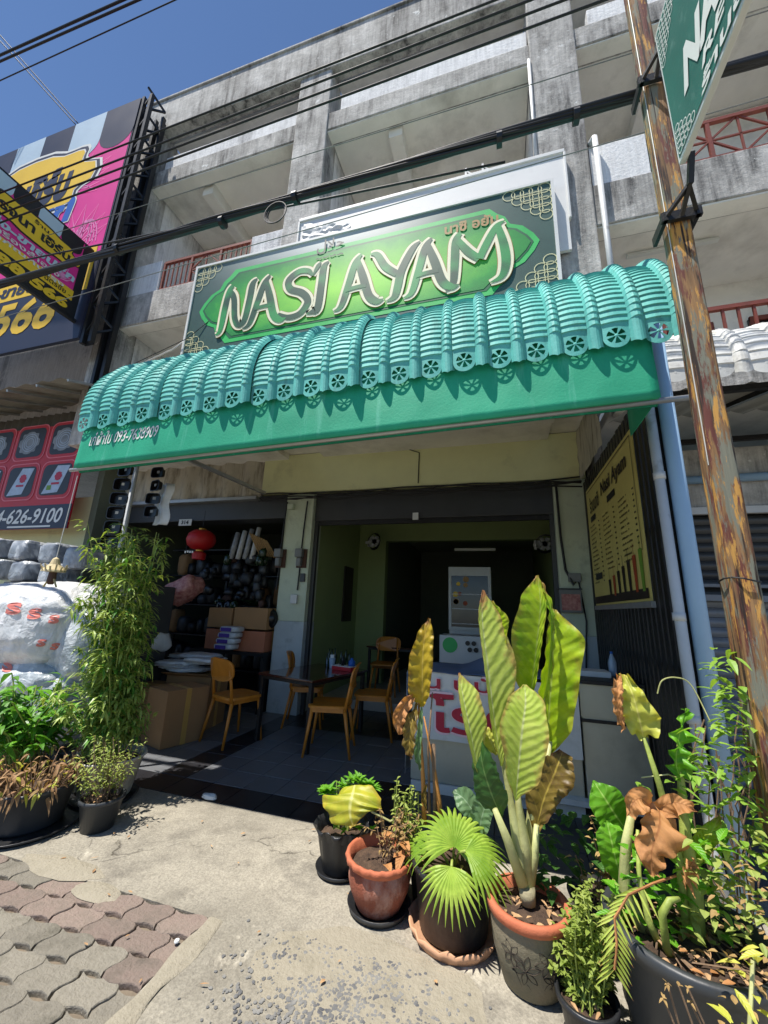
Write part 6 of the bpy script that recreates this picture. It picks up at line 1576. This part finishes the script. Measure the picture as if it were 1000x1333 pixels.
bigleaf(T7,'leaf_fresh',[at(810,1150,2.2),at(802,1120,2.18),at(795,1090,2.18),at(790,1068,2.2)],[.02,.06,.06,.01],[.02,.05,.06,.01],(-.1,-1,.3),.2,.010)
bigleaf(T7,'leaf_big',[at(895,1130,2.15),at(910,1105,2.14),at(925,1085,2.14),at(938,1062,2.18)],[.01,.035,.03,.004],[.01,.035,.03,.004],(-.2,-1,.5),.2,.01)
bigleaf(T7,'leaf_brown',[at(893,1150,2.0),at(897,1130,1.98),at(904,1118,1.98)],[.015,.03,.01],[.02,.03,.01],(0,-1,.3),.8,.03,14,3,wf=4)
b = MB()                                               # arched feathery frond
fp = [at(880,1140,2.0),at(850,1150,1.93),at(818,1165,1.88),at(800,1195,1.84),at(803,1230,1.82),at(800,1262,1.82)]
b.tube(fp,.004,5); b.build('frond_stalk','leaf_brown',T7)
lf = MB()
for i in range(17):
    t = .28+.72*i/16; qq = t*5; k = min(int(qq),4); p_ = fp[k].lerp(fp[k+1],qq-k); T = (fp[k+1]-fp[k]).normalized()
    for s_ in (-1,1):
        d = (V((1,.15,-.15))*s_*.8+T*.75).normalized(); sleaf(lf,p_,d,U(.06,.085),.0045,V((0,-1,.4)),.15,3)
lf.build('frond','leaf_pale',T7)
lf = MB()
for k in range(150):                                   # green underplanting in the tub
    p_ = at(U(800,940),U(1080,1230),U(2.0,2.3)); sleaf(lf,p_,rv(-.1,.9),U(.05,.10),U(.014,.024),droop=.3)
lf.build('foliage','leaf_fresh',T7)
lf = MB(); 
for k in range(80): p_ = at(U(690,800),U(1060,1180),U(2.35,2.55)); sleaf(lf,p_,rv(-.1,.8),U(.06,.11),U(.016,.028),droop=.3)
T7b = thing('dark_foliage_pot','dark green leafy plant in a low pot behind the clay pot','potted plant',(.45,2.55,0))
lf.build('foliage','leaf_dark',T7b); pot(T7b,[(0,.003),(.14,.003),(.17,.2),(.18,.22),(.16,.2)],'plastic_black',.19,.15)
st = MB(); lf = MB()
for k in range(20):
    p_ = V((.45+U(-.1,.1),2.52+U(-.1,.1),.19)); top = at(U(745,830),U(1060,1150),2.35); st.tube([p_,p_.lerp(top,.6)+V((U(-.04,.04),0,.03)),top],.003,5)
    for i in range(9): sleaf(lf,p_.lerp(top,.5+.5*i/8)+V((U(-.02,.02),U(-.02,.02),0)),rv(-.5,.5),U(.02,.04),U(.006,.011))
st.build('twigs','dry_twig',T7b); lf.build('dry_foliage','dry_leaf',T7b)
litter(T7,.22,.375,70); litter(T7,.2,.38,24,'leaf_brown')
b = MB()
for k in range(16): a = U(0,6.28); b.tube([V((.2*math.cos(a),.2*math.sin(a),.38)),V((.2*math.cos(a+2)*U(.2,1),.2*math.sin(a+2),.40))],.003,4)
b.build('twigs','dry_twig',T7,world=False)
# leaning dead stems in front of the tub, yellowed branch at the right edge
T8 = thing('withered_stalks','thin withered stalks leaning against the front of the big tub','dead plant',(.62,1.66,0)); b = MB(); lf = MB()
for k in range(5):
    p_ = V((.52+.05*k,1.62+U(-.02,.02),0)); top = at(862+12*k+U(-14,14),1290+U(-10,20),1.62); top.z = max(.12,top.z); b.tube([p_,p_.lerp(top,.5)+V((U(-.02,.02),0,0)),top],.003,5)
    for i in range(5): sleaf(lf,top,rv(-.6,.8),U(.01,.022),U(.002,.005))
b.build('stem','dry_twig',T8); lf.build('foliage','dry_leaf',T8)
# climbing vine along pipes and post
T9 = thing('climbing_vine','leafy vine tangled up the pipes and the foot of the post','vine',(1.05,2.5,0)); b = MB(); lf = MB(); dl = MB()
for k in range(15):
    x0 = U(920,990); p_ = atz(U(900,1000),1200,.0); pts = []
    Y0 = U(2.25,2.75); ytop = U(905,1010)
    for i in range(9):
        t = i/8; pts.append(at(x0-12*math.sin(t*3+k)+U(-10,10)-20*t, 1230-(1230-ytop)*t, Y0))
    pts[0].z = max(.0, pts[0].z); b.tube([V((pts[0].x,pts[0].y,0))]+pts,.0032,5)
b.build('stem','dry_twig',T9)
def cl(lo, hi, n, y0, y1, Lr=(.035,.075), mb=None, Yr=(2.05,2.3), zr_=(-.5,.5), dr=.3, wid=1.0):
    for k in range(n):
        p_ = at(U(lo,hi),U(y0,y1),U(*Yr)); d = rv(*zr_); d.x -= .3; sleaf(mb or lf,p_,d,U(*Lr),U(.009,.016)*wid,droop=dr,k=4)
cl(925,958,22,845,900,(.05,.09)); cl(930,966,55,890,955); cl(890,985,70,945,1010); cl(900,1000,80,1000,1080); cl(930,1000,60,1080,1200,(.03,.06)); cl(820,850,3,1010,1030,(.05,.08)); cl(875,900,6,1015,1050,(.05,.09))
lf.build('foliage','vine_leaf',T9)
lf = MB(); cl(885,1000,240,1080,1240,(.025,.05),lf,(1.95,2.25)); lf.build('herb_foliage','herb_leaf',T9)
cl(930,1000,70,1120,1330,(.018,.034),dl,(1.75,1.95),wid=.6); dl.build('dry_foliage','dry_leaf',T9)
lf = MB(); cl(950,1000,12,1230,1333,(.05,.08),lf,(1.65,1.8)); lf.build('yellow_foliage','leaf_lime',T9)
def arc(P0,n=24):
    o_ = []
    for i in range(n+1):
        q_ = i/n*(len(P0)-1); k = min(int(q_),len(P0)-2); f = q_-k; a,p0,p1,d = P0[max(k-1,0)],P0[k],P0[k+1],P0[min(k+2,len(P0)-1)]
        o_.append(.5*((2*p0)+(-a+p1)*f+(2*a-5*p0+4*p1-d)*f*f+(-a+3*p0-3*p1+d)*f**3))
    return o_
b = MB(); b.tube(arc([at(856,903,2.4),at(862,886,2.4),at(880,882,2.4),at(900,892,2.4),at(925,940,2.35)]),.003,5); b.tube([at(835,1012,2.1),at(870,1008,2.1),at(915,1025,2.2)],.003,5); b.tube([at(980,1250,1.75),at(978,1300,1.72),at(975,1350,1.7)],.006,5); b.build('tendril','stem_pale',T9)['kind'] = 'stuff'

# bamboo-like shrub in the white pot
c0 = V((-3.12,2.86,0)); TA = thing('bamboo_shrub','tall bushy bamboo-like shrub in a white plastic pot','potted plant',c0)
saucer(TA,.24,'plastic_black',.03)
pot(TA,[(0,.02),(.17,.02),(.18,.03),(.235,.27),(.25,.30),(.262,.305),(.255,.32),(.235,.31),(.225,.26)],'pot_white',.26,.22,40)
lfA = MB(); lfB = MB(); st = MB(); nl = 0
for k in range(46):
    a = U(0,6.28); r0 = U(0,.14); p_ = c0+V((r0*math.cos(a),r0*math.sin(a),.26)); H = U(1.1,1.98) if k < 34 else U(.4,1.0); lean = V((U(-.42,.16),U(-.30,.22),0)); pts = [p_+lean*(t/6)**1.4+V((U(-.012,.012),U(-.012,.012),H*t/6)) for t in range(7)]
    st.tube(pts,[.006-.0006*i for i in range(7)],5)
    for j in range(int(H*30)):
        t = U(.06,1.0)**.85; qq = t*6; i = min(int(qq),5); bp_ = pts[i].lerp(pts[i+1],qq-i); a2 = U(0,6.28); out = V((math.cos(a2),math.sin(a2),U(.0,.5))); bl_ = U(.06,.20)*(1.1-.4*t)
        ends = bp_+out*bl_; 
        if j % 2 == 0: st.tube([bp_,ends],.0015,3,False)
        for m_ in range(rnd.choice((3,4,5))):
            d = (out*.6+rv(-.9,.5)).normalized(); sleaf(lfA if rnd.random() < .75 else lfB,bp_.lerp(ends,U(.4,1.05)),d,U(.055,.105),U(.009,.015),droop=.4,k=2); nl += 1
st.build('stem','stem_green',TA); lfA.build('foliage','bamboo_leaf',TA); lfB.build('dark_foliage','broad_leaf',TA)
lf = MB(); 
for k in range(6): sleaf(lf,at(100+U(-6,6),945+U(-8,8),2.75),rv(-.6,.4),.07,.014)
lf.build('orange_leaves','leaf_brown',TA)
# black pot with reddish dying leaves
c0 = V((-3.24,2.38,0)); TB = thing('red_dying_plant','grey pot of reddish dying leaves on a wide saucer at the edge','potted plant',c0)
saucer(TB,.34,'plastic_black',.03)
pot(TB,[(0,.014),(.20,.014),(.205,.03),(.245,.24),(.262,.25),(.26,.27),(.24,.26)],'plastic_tub',.235,.23)
lf = MB(); lg = MB(); st = MB()
for k in range(150):
    a = U(0,6.28); r0 = .21*math.sqrt(U(0,1)); p_ = c0+V((r0*math.cos(a),r0*math.sin(a),.235)); out = V((math.cos(a)*.5,math.sin(a)*.5,U(.2,1.2))); tgt = p_+out*U(.08,.22)
    st.tube([p_,tgt],.003,3,False)
    for _ in range(2): sleaf(lf if rnd.random() < .8 else lg,tgt,rv(-1,.4),U(.03,.08),U(.008,.016),droop=.6,k=4)
for k in range(30): a = U(-3.1,0); p_ = c0+V((.25*math.cos(a),.25*math.sin(a),U(.22,.30))); sleaf(lf,p_,V((math.cos(a)*.5,math.sin(a)*.5,U(-.8,.2))),U(.03,.08),U(.005,.011),droop=.7,k=4)
st.build('stem','dry_twig',TB); lf.build('dry_foliage','dry_red',TB); lg.build('foliage','leaf_lime',TB)
# small pot with thin scrub
c0 = V((-2.76,2.52,0)); TC_ = thing('scrubby_pot','small grey pot of thin scrubby stems before the white pot','potted plant',c0)
pot(TC_,[(0,.003),(.10,.003),(.13,.17),(.143,.175),(.143,.20),(.13,.20),(.125,.16)],'plastic_tub',.16,.122)
lf = MB(); st = MB()
for k in range(60):
    p_ = c0+V((U(-.08,.08),U(-.08,.08),.16)); top = p_+V((U(-.22,.12),U(-.12,.12),U(.15,.42))); st.tube([p_,p_.lerp(top,.5)+V((U(-.02,.02),U(-.02,.02),.02)),top],.002,4)
    for i in range(12): sleaf(lf,p_.lerp(top,.35+.65*i/11)+V((U(-.015,.015),U(-.015,.015),0)),rv(-.5,.8),U(.02,.045),U(.004,.009))
st.build('stem','dry_twig',TC_); lf.build('foliage','herb_leaf',TC_); litter(TC_,.11,.17,14)
# leafy shrub at the left edge
c0 = V((-3.75,2.62,0)); TD_ = thing('leafy_green_shrub','dark leafy shrub with drooping broad leaves at the left edge','potted plant',c0)
pot(TD_,[(0,.003),(.18,.003),(.22,.24),(.235,.25),(.21,.24)],'plastic_black',.22,.2)
lf = MB(); lg = MB(); st = MB()
for k in range(64):
    a = U(0,6.28); p_ = c0+V((U(-.12,.12),U(-.12,.12),.22)); top = p_+V((.42*math.cos(a)*U(.3,1),.36*math.sin(a)*U(.3,1),U(.2,.72))); mid = p_.lerp(top,.5)+V((0,0,.06)); st.tube([p_,mid,top],.005,5)
    for i in range(9): sleaf(lf if rnd.random() < .8 else lg,(mid.lerp(top,i/8)),rv(-.5,.6),U(.09,.16),U(.02,.034),droop=.5)
st.build('stem','stem_green',TD_); lf.build('foliage','broad_leaf',TD_); lg.build('pale_foliage','leaf_fresh',TD_)
# fallen leaves on the concrete
b = MB()
for k in range(46): x, y = U(-2.9,1.0), U(1.7,3.0); sleaf(b,V((x,y,.012)),V((U(-1,1),U(-1,1),.05)),U(.015,.045),U(.003,.010),droop=0)
tag(b.build('leaf_litter','dead_leaf'),'scattered dry leaf scraps on the forecourt concrete','leaf litter',kind='stuff')
